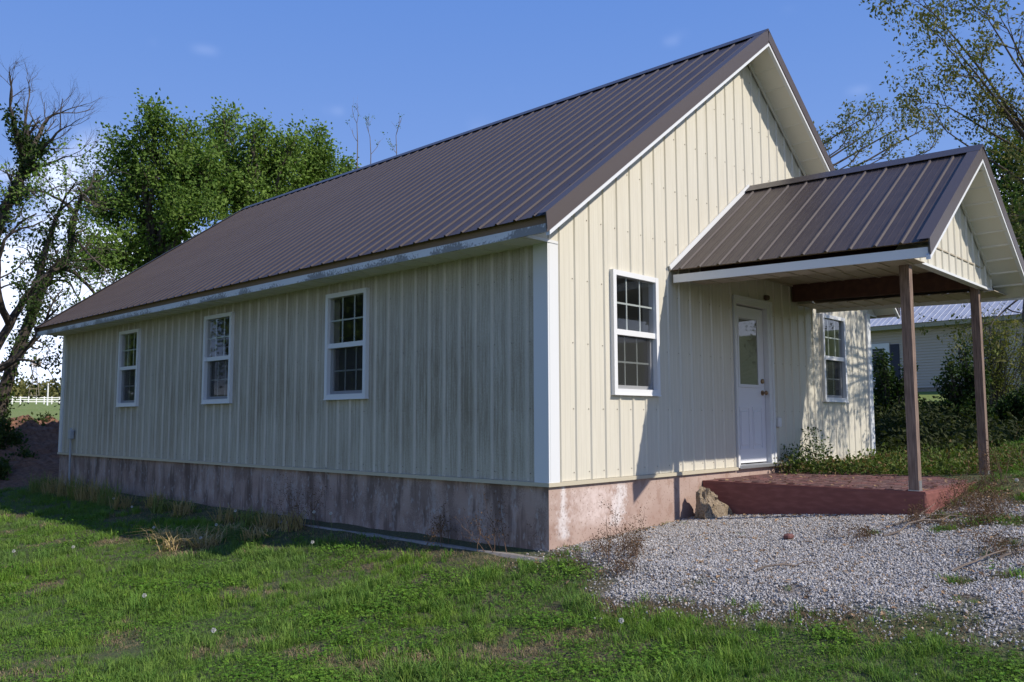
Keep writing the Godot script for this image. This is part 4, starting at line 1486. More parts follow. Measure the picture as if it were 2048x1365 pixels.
func build_trees() -> void:
	var leaf_a := leaf_cluster(1, 10, 0.36, 0.125, 0.36)
	var leaf_b := leaf_cluster(3, 8, 0.26, 0.12, 0.34)
	var leaf_s := leaf_cluster(2, 5, 0.12, 0.07, 0.26)
	var leaf_l := leaf_cluster(7, 6, 0.16, 0.085, 0.34)
	var t1 := [[Vector3(6.55, 11.32, -23.62), 0.66], [Vector3(6.28, 10.35, -24.94), 1.17], [Vector3(7.16, 9.89, -23.56), 1.26], [Vector3(5.72, 9.06, -25.89), 0.86], [Vector3(6.83, 8.36, -24.88), 1.52], [Vector3(7.58, 8.26, -22.44), 1.20], [Vector3(5.75, 6.87, -24.43), 1.06], [Vector3(7.73, 6.83, -24.75), 1.27], [Vector3(5.36, 6.80, -25.58), 0.59], [Vector3(6.37, 11.89, -23.73), 0.38], [Vector3(8.16, 11.08, -24.17), 0.77], [Vector3(8.05, 9.82, -22.92), 0.99], [Vector3(7.84, 11.66, -23.96), 0.33]]
	var t1_base := Vector3(7.19, 0.36, -25.10)
	var t1_fork := Vector3(6.98, 6.18, -24.64)
	var t2 := [[Vector3(9.74, 12.45, -25.23), 0.66], [Vector3(9.85, 10.81, -23.80), 1.24], [Vector3(11.20, 11.12, -23.40), 1.16], [Vector3(10.22, 9.31, -23.64), 1.41], [Vector3(9.41, 10.16, -24.85), 1.14], [Vector3(9.96, 11.87, -22.60), 0.41], [Vector3(11.40, 11.66, -22.52), 0.42], [Vector3(9.85, 12.94, -24.67), 0.31]]
	var t2_base := Vector3(10.52, 0.53, -24.50)
	var t2_fork := Vector3(10.12, 7.26, -24.10)
	var t3 := [[Vector3(12.66, 12.04, -23.73), 0.88], [Vector3(13.56, 11.26, -23.53), 0.94], [Vector3(12.63, 10.52, -24.42), 1.30], [Vector3(13.28, 10.34, -21.97), 0.63], [Vector3(13.27, 12.84, -23.67), 0.29], [Vector3(14.00, 11.47, -22.60), 0.28]]
	var t3_base := Vector3(13.47, 0.73, -24.31)
	var t3_fork := Vector3(12.99, 8.43, -23.82)
	var vine_limbs := [[[Vector3(1.21, 0.96, -22.70), Vector3(1.25, 3.22, -22.34), Vector3(1.22, 5.19, -22.11), Vector3(1.40, 6.88, -21.68), Vector3(1.57, 7.47, -21.42), Vector3(1.76, 8.25, -21.11), Vector3(1.79, 8.54, -21.04)], 0.18, 0.12], [[Vector3(1.79, 8.54, -21.04), Vector3(1.50, 8.94, -20.71), Vector3(1.26, 9.31, -20.32), Vector3(1.10, 9.70, -20.15)], 0.1, 0.03], [[Vector3(1.79, 8.54, -21.04), Vector3(1.87, 9.56, -21.54), Vector3(1.91, 10.41, -21.53)], 0.07, 0.02], [[Vector3(1.79, 8.54, -21.04), Vector3(1.91, 8.85, -20.87), Vector3(2.09, 9.46, -20.89), Vector3(2.29, 9.90, -20.91), Vector3(2.52, 10.04, -20.65)], 0.1, 0.02], [[Vector3(1.78, 8.36, -21.07), Vector3(1.82, 8.49, -20.29), Vector3(1.84, 8.69, -19.50), Vector3(2.00, 8.98, -18.99)], 0.09, 0.02], [[Vector3(1.76, 8.25, -21.11), Vector3(1.93, 8.26, -20.63), Vector3(2.06, 8.28, -19.91), Vector3(2.27, 8.37, -19.09)], 0.07, 0.015], [[Vector3(1.57, 7.47, -21.42), Vector3(1.60, 7.45, -19.92), Vector3(1.69, 7.20, -19.57), Vector3(1.94, 7.39, -18.69)], 0.05, 0.012], [[Vector3(1.40, 6.88, -21.68), Vector3(1.84, 7.00, -21.93), Vector3(2.00, 7.48, -21.55)], 0.04, 0.012]]
	var lean_limbs := [[[Vector3(0.31, 0.66, -17.11), Vector3(0.39, 2.03, -16.83), Vector3(0.67, 3.52, -16.33), Vector3(0.82, 4.26, -16.07), Vector3(1.00, 4.72, -15.81), Vector3(1.19, 4.98, -15.58), Vector3(1.20, 5.46, -15.49), Vector3(1.22, 5.98, -15.41)], 0.14, 0.06], [[Vector3(0.67, 3.52, -16.33), Vector3(0.58, 4.35, -15.57), Vector3(0.61, 5.20, -15.14), Vector3(0.65, 5.76, -14.72)], 0.1, 0.03], [[Vector3(1.00, 4.72, -15.81), Vector3(1.49, 4.69, -16.03), Vector3(1.97, 4.20, -16.03), Vector3(2.45, 3.64, -16.03)], 0.06, 0.02], [[Vector3(1.20, 5.46, -15.49), Vector3(1.31, 5.06, -15.00), Vector3(1.58, 4.57, -14.48)], 0.04, 0.012], [[Vector3(0.82, 4.26, -16.07), Vector3(1.34, 4.51, -16.21), Vector3(1.69, 4.07, -16.20)], 0.04, 0.012], [[Vector3(1.22, 5.98, -15.41), Vector3(0.93, 6.24, -15.54), Vector3(0.63, 6.38, -15.68)], 0.05, 0.015], [[Vector3(1.22, 5.98, -15.41), Vector3(1.35, 6.29, -15.37), Vector3(1.43, 6.55, -15.40)], 0.05, 0.012]]
	var low_limbs := [[[Vector3(-0.89, 0.81, -15.43), Vector3(-0.74, 1.63, -15.15), Vector3(-0.51, 2.46, -14.79), Vector3(-0.27, 3.17, -14.45), Vector3(-0.11, 3.69, -14.20), Vector3(0.03, 3.99, -14.01)], 0.13, 0.05], [[Vector3(-0.62, 2.04, -14.97), Vector3(-0.35, 2.27, -14.66), Vector3(-0.14, 2.47, -14.40), Vector3(0.04, 2.76, -14.17), Vector3(0.17, 2.99, -14.01), Vector3(0.23, 3.27, -13.90)], 0.1, 0.03], [[Vector3(-0.27, 3.17, -14.45), Vector3(-0.60, 3.62, -14.00), Vector3(-0.73, 4.18, -13.77), Vector3(-0.73, 4.73, -13.40)], 0.08, 0.03], [[Vector3(-0.14, 2.47, -14.40), Vector3(-0.04, 2.41, -13.87), Vector3(0.15, 2.21, -13.40)], 0.035, 0.01], [[Vector3(0.04, 2.76, -14.17), Vector3(0.19, 2.67, -14.18), Vector3(0.36, 2.79, -14.27)], 0.03, 0.008]]
	var near_targets := [Vector3(7.73, 7.38, 1.21), Vector3(8.31, 7.06, 1.20), Vector3(7.85, 6.65, 1.52), Vector3(9.91, 8.05, 1.42), Vector3(9.01, 6.30, 0.96), Vector3(9.68, 6.09, 0.75), Vector3(8.97, 6.23, 1.63), Vector3(7.53, 6.30, 2.31), Vector3(8.67, 2.68, 1.56), Vector3(9.39, 4.01, 1.77), Vector3(8.73, 7.20, 1.95), Vector3(9.17, 5.95, 1.96), Vector3(9.95, 4.52, 1.71), Vector3(7.30, 5.20, 3.80), Vector3(7.70, 4.90, 4.20), Vector3(8.00, 5.30, 4.60), Vector3(7.50, 5.90, 4.40), Vector3(6.90, 4.90, 3.20), Vector3(7.20, 4.50, 3.60), Vector3(7.80, 4.20, 3.00), Vector3(8.30, 6.00, 5.00), Vector3(6.90, 5.60, 4.20), Vector3(7.90, 6.60, 4.60), Vector3(7.00, 4.30, 3.00), Vector3(8.20, 5.60, 3.20), Vector3(7.60, 3.60, 2.60), Vector3(6.60, 4.60, 3.40), Vector3(13.50, 8.50, 5.00), Vector3(14.00, 7.00, 1.00), Vector3(12.00, 10.00, 3.00)]
	var far_targets := [Vector3(16.62, 8.46, -3.86), Vector3(17.36, 9.38, -3.68), Vector3(18.19, 9.31, -3.54), Vector3(19.01, 9.44, -3.23), Vector3(19.87, 9.49, -2.90), Vector3(18.39, 8.49, -3.44), Vector3(17.22, 8.17, -3.84), Vector3(20.39, 9.09, -2.70)]
	var far_base := Vector3(12.6, 0.9, -9.6)
	var green_lobes := [[Vector3(22.66, 8.82, -1.21), 0.83], [Vector3(22.50, 7.33, -0.79), 1.04], [Vector3(23.73, 6.96, -1.98), 0.66], [Vector3(23.67, 9.68, -0.52), 1.07], [Vector3(23.94, 6.12, -1.44), 0.86], [Vector3(23.42, 8.07, -2.20), 0.44]]
	var green_base := Vector3(24.09, 1.70, -1.33)
	var green_fork := Vector3(23.85, 4.81, -1.08)
	var pole_tops := [[Vector3(14.13, 0.81, -22.14), Vector3(13.37, 13.40, -21.26)], [Vector3(14.88, 0.87, -22.08), Vector3(14.05, 13.04, -21.32)], [Vector3(15.88, 0.96, -21.75), Vector3(15.06, 13.25, -20.95)]]
	var rng := RandomNumberGenerator.new()
	rng.seed = 77
	var g1 := Color(0.072, 0.145, 0.024)
	var g2 := Color(0.185, 0.275, 0.060)
	var t := thing("leafy_tree", "tall dense green tree with a domed top behind the far roof end", "tree", Vector3.ZERO, "trees behind the house")
	lobe_tree(t, on_ground(t1_base), t1_fork, 0.24, t1, leaf_a, 14.0, g1, g2, 11)
	t = thing("leafy_tree", "wide green tree with knobbly top just above the roof slope", "tree", Vector3.ZERO, "trees behind the house")
	lobe_tree(t, on_ground(t2_base), t2_fork, 0.22, t2, leaf_a, 15.0, g1.lerp(g2, 0.2), g2 * 1.08, 12)
	t = thing("leafy_tree", "lower green tree stepping down along the roof ridge", "tree", Vector3.ZERO, "trees behind the house")
	lobe_tree(t, on_ground(t3_base), t3_fork, 0.18, t3, leaf_a, 15.0, g1.lerp(g2, 0.2), g2 * 1.08, 13)
	# thin saplings poking above the ridge
	var opt := {"wob": 0.22, "lift": 0.10, "droop": 0.5, "levels": 3, "taper": 0.45, "kids": [4, 4, 3], "ang": [30.0, 55.0], "shrink": [0.45, 0.7]}
	for k in pole_tops.size():
		var labels := ["tall thin sapling rising bare above the roof ridge", "forked bare sapling beside the taller one above the ridge", "small leafy sapling showing above the ridge nearest the gable"]
		t = thing("sapling", labels[k], "sapling", Vector3.ZERO, "saplings behind the ridge")
		var b: Vector3 = on_ground(pole_tops[k][0])
		var e: Vector3 = pole_tops[k][1] - Vector3(0, 0.7, 0)
		var tips := limb_tree(t, [[[b, b.lerp(e, 0.4), b.lerp(e, 0.75), e], 0.06, 0.012]], {"wob": 0.2, "lift": 0.25, "droop": 1.0, "levels": 2, "taper": 0.5, "kids": [2, 2, 2], "ang": [25.0, 50.0], "shrink": [0.4, 0.7]}, 0.75, 0.75, rng, M.bark_pale)
		leaves_at(t, tips, leaf_l, 1, 0.08, g1, g2, rng, 0.3)
	t = thing("understory_tree", "low leafy clump filling the gap at the ridge", "tree", Vector3.ZERO, "trees behind the house")
	lobe_tree(t, on_ground(pole_tops[0][0]), pole_tops[0][0] + Vector3(0, 3.5, 0), 0.10, [[pole_tops[0][0] + Vector3(-0.3, 8.6, 0), 0.75], [pole_tops[0][0] + Vector3(0.6, 8.3, 0.2), 0.6], [pole_tops[2][0] + Vector3(-0.2, 8.9, 0), 0.55]], leaf_a, 22.0, g1, g2, 17)
	# vine-hung trees at the far corner
	t = thing("vine_tree", "bare-crowned tree with ivy climbing its leaning trunk", "tree")
	var tips := limb_tree(t, vine_limbs, {"wob": 0.20, "lift": 0.12, "droop": 0.4, "levels": 4, "taper": 0.5, "kids": [3, 3, 3, 2], "ang": [20.0, 50.0], "shrink": [0.5, 0.78]}, 0.5, 0.85, rng, M.bark)
	ivy_on(t, vine_limbs, leaf_cluster(5, 8, 0.16, 0.09, 0.42), 48.0, [1.0, 0.8, 0.2, 0.4, 0.6, 0.25, 0.1, 0.0], Color(0.022, 0.045, 0.012), Color(0.05, 0.085, 0.02), rng)
	t = thing("leaning_tree", "crooked leaning tree with thin green foliage beside the bare-crowned one", "tree")
	tips = limb_tree(t, lean_limbs, {"wob": 0.3, "lift": 0.0, "droop": -0.6, "levels": 3, "taper": 0.5, "kids": [4, 4, 3], "ang": [30.0, 65.0], "shrink": [0.5, 0.75]}, 0.75, 0.9, rng, M.bark)
	leaves_at(t, tips, leaf_l, 1, 0.10, g1, g2, rng, 0.24)
	ivy_on(t, lean_limbs, leaf_cluster(6, 8, 0.14, 0.08, 0.42), 40.0, [1.0, 0.7, 0.3], Color(0.03, 0.06, 0.014), Color(0.07, 0.12, 0.025), rng)
	t = thing("dark_tree", "dark low-forked tree whose boughs reach towards the eave end", "tree")
	tips = limb_tree(t, low_limbs, {"wob": 0.3, "lift": 0.02, "droop": -0.3, "levels": 3, "taper": 0.5, "kids": [4, 3, 3], "ang": [30.0, 65.0], "shrink": [0.5, 0.75]}, 0.55, 0.8, rng, M.bark)
	leaves_at(t, tips, leaf_l, 1, 0.14, Color(0.03, 0.06, 0.015), Color(0.075, 0.12, 0.03), rng, 0.28)
	# woods out of view on the far left, mirrored in the long wall's windows
	var wood := [Vector3(-9, 0, -16), Vector3(-13, 0, -12), Vector3(-17, 0, -19), Vector3(-15, 0, -7), Vector3(-6.5, 0, -25), Vector3(-12, 0, -23), Vector3(-20, 0, -13)]
	for k in wood.size():
		var labels := ["broad leafy tree standing on the lawn edge beside the vine trees", "leafy tree on the lawn edge between two broad ones", "leafy tree set back deepest in the wood beside the lawn", "leafy tree at the end of the wood beside the lawn", "tall leafy tree in the wood closest to the earth mound", "leafy tree deep in the wood behind the broad one", "leafy tree at the outer edge of the wood"]
		t = thing("wood_tree", labels[k], "tree", Vector3.ZERO, "wood beside the lawn")
		var b := on_ground(wood[k])
		lobe_tree(t, b, b + Vector3(0.2, 3.0, 0), 0.25, [[b + Vector3(0, 6.5, 0), 2.4], [b + Vector3(1.7, 4.8, 0.8), 1.8], [b + Vector3(-1.6, 5.2, -0.7), 1.9], [b + Vector3(0.3, 4.2, -1.7), 1.7], [b + Vector3(0.4, 3.0, 1.6), 1.5], [b + Vector3(0.4, 8.4, 0.3), 1.5]], leaf_a, 13.0, g1, g2, 40 + k)
	# the near tree on the right throws its dappled shade on the gable wall
	var o1 := Color(0.13, 0.165, 0.04)
	var o2 := Color(0.25, 0.225, 0.09)
	t = thing("shade_tree", "spreading tree with small olive spring leaves overhanging the porch", "tree")
	var tb := on_ground(Vector3(11.3, 0, 2.8))
	var limbs := [[[tb, tb + Vector3(0.1, 1.2, 0.05), tb + Vector3(0.0, 2.3, 0.0), tb + Vector3(-0.1, 3.0, 0)], 0.24, 0.17]]
	for tg in near_targets:
		var st := tb + Vector3(-0.08, rng.randf_range(2.2, 3.1), 0.0)
		var v: Vector3 = tg - st
		limbs.append([[st, st + Vector3(v.x * 0.22, v.y * 0.34 + 0.25, v.z * 0.22), st + v * 0.62 + Vector3(0, 0.35, 0), tg], 0.042, 0.009])
	tips = limb_tree(t, limbs, {"wob": 0.24, "lift": 0.03, "droop": -0.9, "levels": 3, "taper": 0.5, "kids": [3, 4, 3], "ang": [25.0, 60.0], "shrink": [0.5, 0.8]}, 0.45, 0.62, rng, M.bark)
	leaves_at(t, tips, leaf_s, 1, 0.06, o1, o2, rng, 0.6)
	t = thing("budding_tree", "budding tree whose leafy shoots show above the porch ridge", "tree")
	tb = on_ground(far_base)
	limbs = [[[tb, tb + Vector3(0, 2, 0), tb + Vector3(0.1, 4.0, 0)], 0.2, 0.14]]
	for tg in far_targets:
		var st := tb + Vector3(0.1, 3.6, 0)
		limbs.append([[st, st.lerp(tg, 0.4) + Vector3(0, 0.3, 0), st.lerp(tg, 0.75), tg], 0.07, 0.016])
	tips = limb_tree(t, limbs, {"wob": 0.18, "lift": 0.22, "droop": 0.6, "levels": 3, "taper": 0.5, "kids": [3, 3, 3], "ang": [25.0, 55.0], "shrink": [0.45, 0.7]}, 0.5, 0.7, rng, M.bark)
	leaves_at(t, tips, leaf_cluster(9, 5, 0.14, 0.085, 0.28), 1, 0.08, o1, o2, rng, 0.5)
	t = thing("green_tree", "fuller green tree behind the olive-leaved boughs", "tree")
	lobe_tree(t, on_ground(green_base), green_fork, 0.22, green_lobes, leaf_a, 13.0, Color(0.05, 0.10, 0.022), Color(0.12, 0.18, 0.04), 23)

# ---------------------------------------------------------------- meadow beyond
func build_far_field() -> void:
	# white rail fence: one section per thing would be unreadable at this size; posts and rails are its parts
	var f := thing("rail_fence", "white three-rail fence across the far meadow", "fence")
	var a := Vector3(33.0, 0, -160)
	var b := Vector3(68.0, 0, -168)
	var pts := []
	var n := 25
	var pm := MB.new()
	pm.cbox(Vector3(-0.09, -0.3, -0.09), Vector3(0.09, 1.4, 0.09), 0.02)
	var pmesh := pm.mesh(M.white_paint)
	for i in n + 1:
		var p := a.lerp(b, float(i) / n)
		p.y = ground_h(p.x, p.z)
		pts.append(p)
		put("post", pmesh, f, p)
	for y in [0.45, 0.82, 1.2]:
		for i in n:
			var rm := MB.new()
			rm.bar(pts[i] + Vector3(0, y, 0.1), pts[i + 1] + Vector3(0, y, 0.1), Vector3.UP, 0.05, 0.15)
			build(rm, "rail", M.white_paint, f)
	# windmill
	var wp := Vector3(83.0, 0, -280.4)
	wp.y = ground_h(wp.x, wp.z) - 0.3
	var w := thing("windmill", "farm windpump on a lattice tower beyond the white fence", "windmill", wp)
	var tw := MB.new()
	for s in [Vector2(-1, -1), Vector2(1, -1), Vector2(1, 1), Vector2(-1, 1)]:
		tw.bar(Vector3(s.x * 1.3, 0, s.y * 1.3), Vector3(s.x * 0.18, 11.2, s.y * 0.18), Vector3(0, 0, 1), 0.10, 0.10)
	for k in 5:
		var y := 1.5 + k * 2.0
		var h := lerpf(1.3, 0.18, y / 11.2)
		tw.bar(Vector3(-h, y, h), Vector3(h, y, h), Vector3.UP, 0.05, 0.05)
		tw.bar(Vector3(-h, y, -h), Vector3(h, y, -h), Vector3.UP, 0.05, 0.05)
		tw.bar(Vector3(h, y, -h), Vector3(h, y, h), Vector3.UP, 0.05, 0.05)
	build(tw, "tower", M.rust, w)
	var wh := MB.new()
	for k in 12:
		var t := TAU * k / 12.0
		var d := Vector3(cos(t), sin(t), 0.1)
		wh.bar(Vector3(0, 11.6, 0.6) + d * 0.4, Vector3(0, 11.6, 0.6) + d * 1.7, Vector3(-sin(t), cos(t), 0.6), 0.04, 0.5)
	build(wh, "wheel", M.rust, w)
	var tl := MB.new()
	tl.bar(Vector3(0, 11.6, 0.5), Vector3(1.6, 11.6, -1.6), Vector3.UP, 0.08, 0.1)
	tl.bar(Vector3(1.4, 11.6, -1.4), Vector3(2.4, 11.6, -2.4), Vector3.UP, 0.05, 1.0)
	build(tl, "tail_vane", M.rust, w)
	var pp := Vector3(43.6, 0, -147)
	pp.y = ground_h(pp.x, pp.z)
	var pl := MB.new()
	pl.tube([Vector3(0, -0.5, 0), Vector3(0, 3.6, 0), Vector3(0, 3.7, 0)], [0.13, 0.11, 0.05], 8)
	tag(build(pl, "meadow_post", M.white_paint, self, pp), "lone pale post standing in the meadow by the fence", "post")
	# distant wood on the skyline
	var rng := RandomNumberGenerator.new()
	rng.seed = 9
	var where := []
	var cols := PackedColorArray()
	for i in 2600:
		var t := rng.randf()
		var p := Vector3(-60, 0, -395).lerp(Vector3(210, 0, -320), t) + Vector3(rng.randfn() * 6, 0, rng.randfn() * 12)
		p.y = ground_h(p.x, p.z) + rng.randf() * (3.2 + 1.6 * sin(t * 60.0) + 1.2 * sin(t * 147.0 + 1.0))
		where.append(Transform3D(rand_basis(rng, rng.randf_range(5.0, 9.0)), p))
		cols.append(vary(rng, Color(0.10, 0.12, 0.035), Color(0.21, 0.19, 0.075)))
	tag(scatter("distant_wood", leaf_cluster(20, 14, 0.34, 0.2, 0.42), where, cols, self), "low olive wood along the skyline beyond the windmill", "wood", "", "stuff")

# a leafy shrub: stems from the base to each lobe, small leaves
func shrub(called: String, label: String, base: Vector3, lobes: Array, leaf: Mesh, per: float, ca: Color, cb: Color, seed_: int, group := "") -> void:
	var t := thing(called, label, "shrub", Vector3.ZERO, group)
	var rng := RandomNumberGenerator.new()
	rng.seed = seed_
	var mb := MB.new()
	var where := []
	var cols := PackedColorArray()
	for lb in lobes:
		var c: Vector3 = lb[0]
		var r: float = lb[1]
		for k in int(12 + r * 22):
			var d := rand_dir(rng)
			d.y = absf(d.y) * 1.2 - 0.15
			var tip := c + d.normalized() * r * rng.randf_range(0.6, 1.25)
			var foot := base + Vector3(rng.randfn() * 0.15, 0, rng.randfn() * 0.15)
			var p := limb(mb, rng, foot, tip, 0.016, 0.003, 4, 0.04, 3)
			for q in int(per * r):
				var f := rng.randf_range(1.2, 3.999)
				var pos: Vector3 = p[int(f)].lerp(p[int(f) + 1], f - int(f)) + rand_dir(rng) * rng.randf() * 0.16 * (0.5 + r)
				where.append(Transform3D(rand_basis(rng, rng.randf_range(0.7, 1.2)), pos))
				cols.append(vary(rng, ca, cb))
	build(mb, "stem", M.bark, t)
	tag(scatter("foliage", leaf, where, cols, t), "", "", "", "stuff")

func build_shrubs() -> void:
	var shrub_dark := [[Vector3(13.65, 1.10, -1.77), 0.51], [Vector3(13.57, 2.05, -1.90), 0.24], [Vector3(13.18, 2.52, -1.79), 0.13], [Vector3(13.77, 1.71, -1.62), 0.27], [Vector3(13.67, 2.36, -1.33), 0.10]]
	var shrub_dark_base := Vector3(13.51, 0.77, -1.72)
	var shrub_dark2 := [[Vector3(14.94, 0.81, -1.51), 0.46], [Vector3(15.02, 1.16, -1.33), 0.30]]
	var shrub_dark2_base := Vector3(14.64, 0.85, -1.40)
	var shrub_mid := [[Vector3(13.30, 1.26, -0.11), 0.45], [Vector3(12.99, 2.28, -0.33), 0.14], [Vector3(13.40, 2.07, 0.00), 0.27], [Vector3(13.46, 1.89, -0.62), 0.15], [Vector3(13.33, 2.60, -0.19), 0.12]]
	var shrub_mid_base := Vector3(13.58, 0.77, -0.19)
	var shrub_mid2 := [[Vector3(14.06, 0.84, 0.47), 0.45], [Vector3(13.97, 1.45, 0.75), 0.35]]
	var shrub_mid2_base := Vector3(13.96, 0.84, 0.51)
	var gold_lobes := [[Vector3(16.86, 2.96, -0.70), 0.61], [Vector3(17.29, 2.83, -0.16), 0.63], [Vector3(16.93, 3.43, -0.42), 0.43]]
	var gold_base := Vector3(17.23, 1.06, -0.56)
	var bank_lobes := [[Vector3(0.24, 0.73, -15.75), 0.31], [Vector3(1.03, 1.02, -17.07), 0.24], [Vector3(1.71, 1.23, -17.97), 0.15], [Vector3(-0.26, 0.91, -15.59), 0.45], [Vector3(0.14, 0.44, -14.63), 0.15], [Vector3(-0.59, 0.24, -13.93), 0.24]]
	var leaf := leaf_cluster(31, 8, 0.13, 0.07, 0.34)
	var leaf2 := leaf_cluster(32, 7, 0.14, 0.05, 0.28)
	var d1 := Color(0.020, 0.042, 0.010)
	var d2 := Color(0.050, 0.085, 0.020)
	shrub("evergreen_shrub", "tall dark evergreen shrub hiding the neighbour's window", on_ground(shrub_dark_base), shrub_dark, leaf, 55.0, d1, d2, 1, "shrubs beside the house")
	shrub("evergreen_shrub", "low dark shrub between the tall evergreen and the spiky one", on_ground(shrub_dark2_base), shrub_dark2, leaf, 60.0, d1, d2, 2, "shrubs beside the house")
	shrub("spiky_shrub", "spiky dark green shrub in front of the tan siding", on_ground(shrub_mid_base), shrub_mid, leaf, 40.0, d1, d2, 3, "shrubs beside the house")
	shrub("spiky_shrub", "dark green shrub at the edge beside the spiky one", on_ground(shrub_mid2_base), shrub_mid2, leaf, 55.0, d1, d2, 4, "shrubs beside the house")
	shrub("golden_shrub", "airy yellow-green shrub against the neighbour's wall", on_ground(gold_base), gold_lobes, leaf2, 20.0, Color(0.11, 0.13, 0.03), Color(0.20, 0.20, 0.05), 5, "")
	var names := ["rounded bush on the earth mound behind the far corner", "bush behind the mound by the field edge", "bush showing beside the far corner trim", "big dark bush at the foot of the dark tree", "small bush low on the earth mound", "small bush at the lawn edge below the mound"]
	for k in bank_lobes.size():
		var c: Vector3 = bank_lobes[k][0]
		shrub("bank_bush", names[k], Vector3(c.x, ground_h(c.x, c.z), c.z), [bank_lobes[k], [c + Vector3(-0.3, -0.25, 0.1), float(bank_lobes[k][1]) * 0.8]], leaf, 50.0, Color(0.03, 0.055, 0.014), Color(0.09, 0.12, 0.035), 60 + k, "bushes on the mound")
	# tangle of low growth between the hedge stems, tree shade painted into its colour
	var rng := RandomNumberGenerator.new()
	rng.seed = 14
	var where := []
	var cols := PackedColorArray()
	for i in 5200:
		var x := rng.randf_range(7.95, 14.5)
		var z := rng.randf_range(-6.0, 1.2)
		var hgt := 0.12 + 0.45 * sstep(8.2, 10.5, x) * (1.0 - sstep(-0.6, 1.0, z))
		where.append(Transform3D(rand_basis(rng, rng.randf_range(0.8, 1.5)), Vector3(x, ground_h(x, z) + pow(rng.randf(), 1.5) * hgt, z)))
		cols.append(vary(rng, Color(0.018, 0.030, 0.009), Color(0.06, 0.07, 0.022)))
	tag(scatter("undergrowth", leaf, where, cols, self), "tangle of low weeds below the hedge shrubs, darkened by painted tree shade", "undergrowth", "", "stuff")

# ---------------------------------------------------------------- lawn
func blade_clump(seed_: int, count: int, spread: float, h0: float, h1: float, width: float, lean: float) -> ArrayMesh:
	var rng := RandomNumberGenerator.new()
	rng.seed = seed_
	var mb := MB.new()
	for i in count:
		var a := rng.randf() * TAU
		var p := Vector3(cos(a), 0, sin(a)) * spread * sqrt(rng.randf())
		p.y = -0.01
		var b := rng.randf() * TAU
		var out := Vector3(cos(b), 0, sin(b))
		var side := Vector3(-out.z, 0, out.x) * width * rng.randf_range(0.6, 1.1)
		var h := rng.randf_range(h0, h1)
		var ln := rng.randf_range(0.1, 1.0) * lean
		var m := p + Vector3.UP * h * 0.55 + out * h * ln * 0.35
		var e := p + Vector3.UP * h * (1.0 - 0.35 * ln) + out * h * ln
		mb.quad(p - side, m - side * 0.8, m + side * 0.8, p + side)
		mb.tri(m - side * 0.8, e, m + side * 0.8)
		var v := rng.randf_range(0.75, 1.2)
		var dry := rng.randf()
		mb.paint(Color(v, v, v) if dry > 0.17 else Color(1.9, 1.2, 2.4) * rng.randf_range(0.7, 1.15))
	return mb.mesh(M.grass)

func clover_clump(seed_: int) -> ArrayMesh:
	var rng := RandomNumberGenerator.new()
	rng.seed = seed_
	var mb := MB.new()
	for i in 16:
		var p := Vector3(rng.randfn() * 0.055, rng.randf_range(0.015, 0.05), rng.randfn() * 0.05)
		var tilt := Basis(rand_dir(rng), rng.randf() * 0.7)
		var a0 := rng.randf() * TAU
		for k in 3:
			var t := a0 + TAU * k / 3.0
			var d := tilt * Vector3(cos(t), 0.15, sin(t)) * 0.0095
			var s := tilt * Vector3(-sin(t), 0, cos(t)) * 0.0058
			mb.quad(p, p + d * 0.6 + s, p + d * 1.15, p + d * 0.6 - s)
		var v := rng.randf_range(0.8, 1.2)
		mb.paint(Color(v, v, v))
	return mb.mesh(M.grass)

func in_slab(x: float, z: float) -> bool:
	return x > 2.58 and x < 5.18 and z > -0.05 and z < 2.4

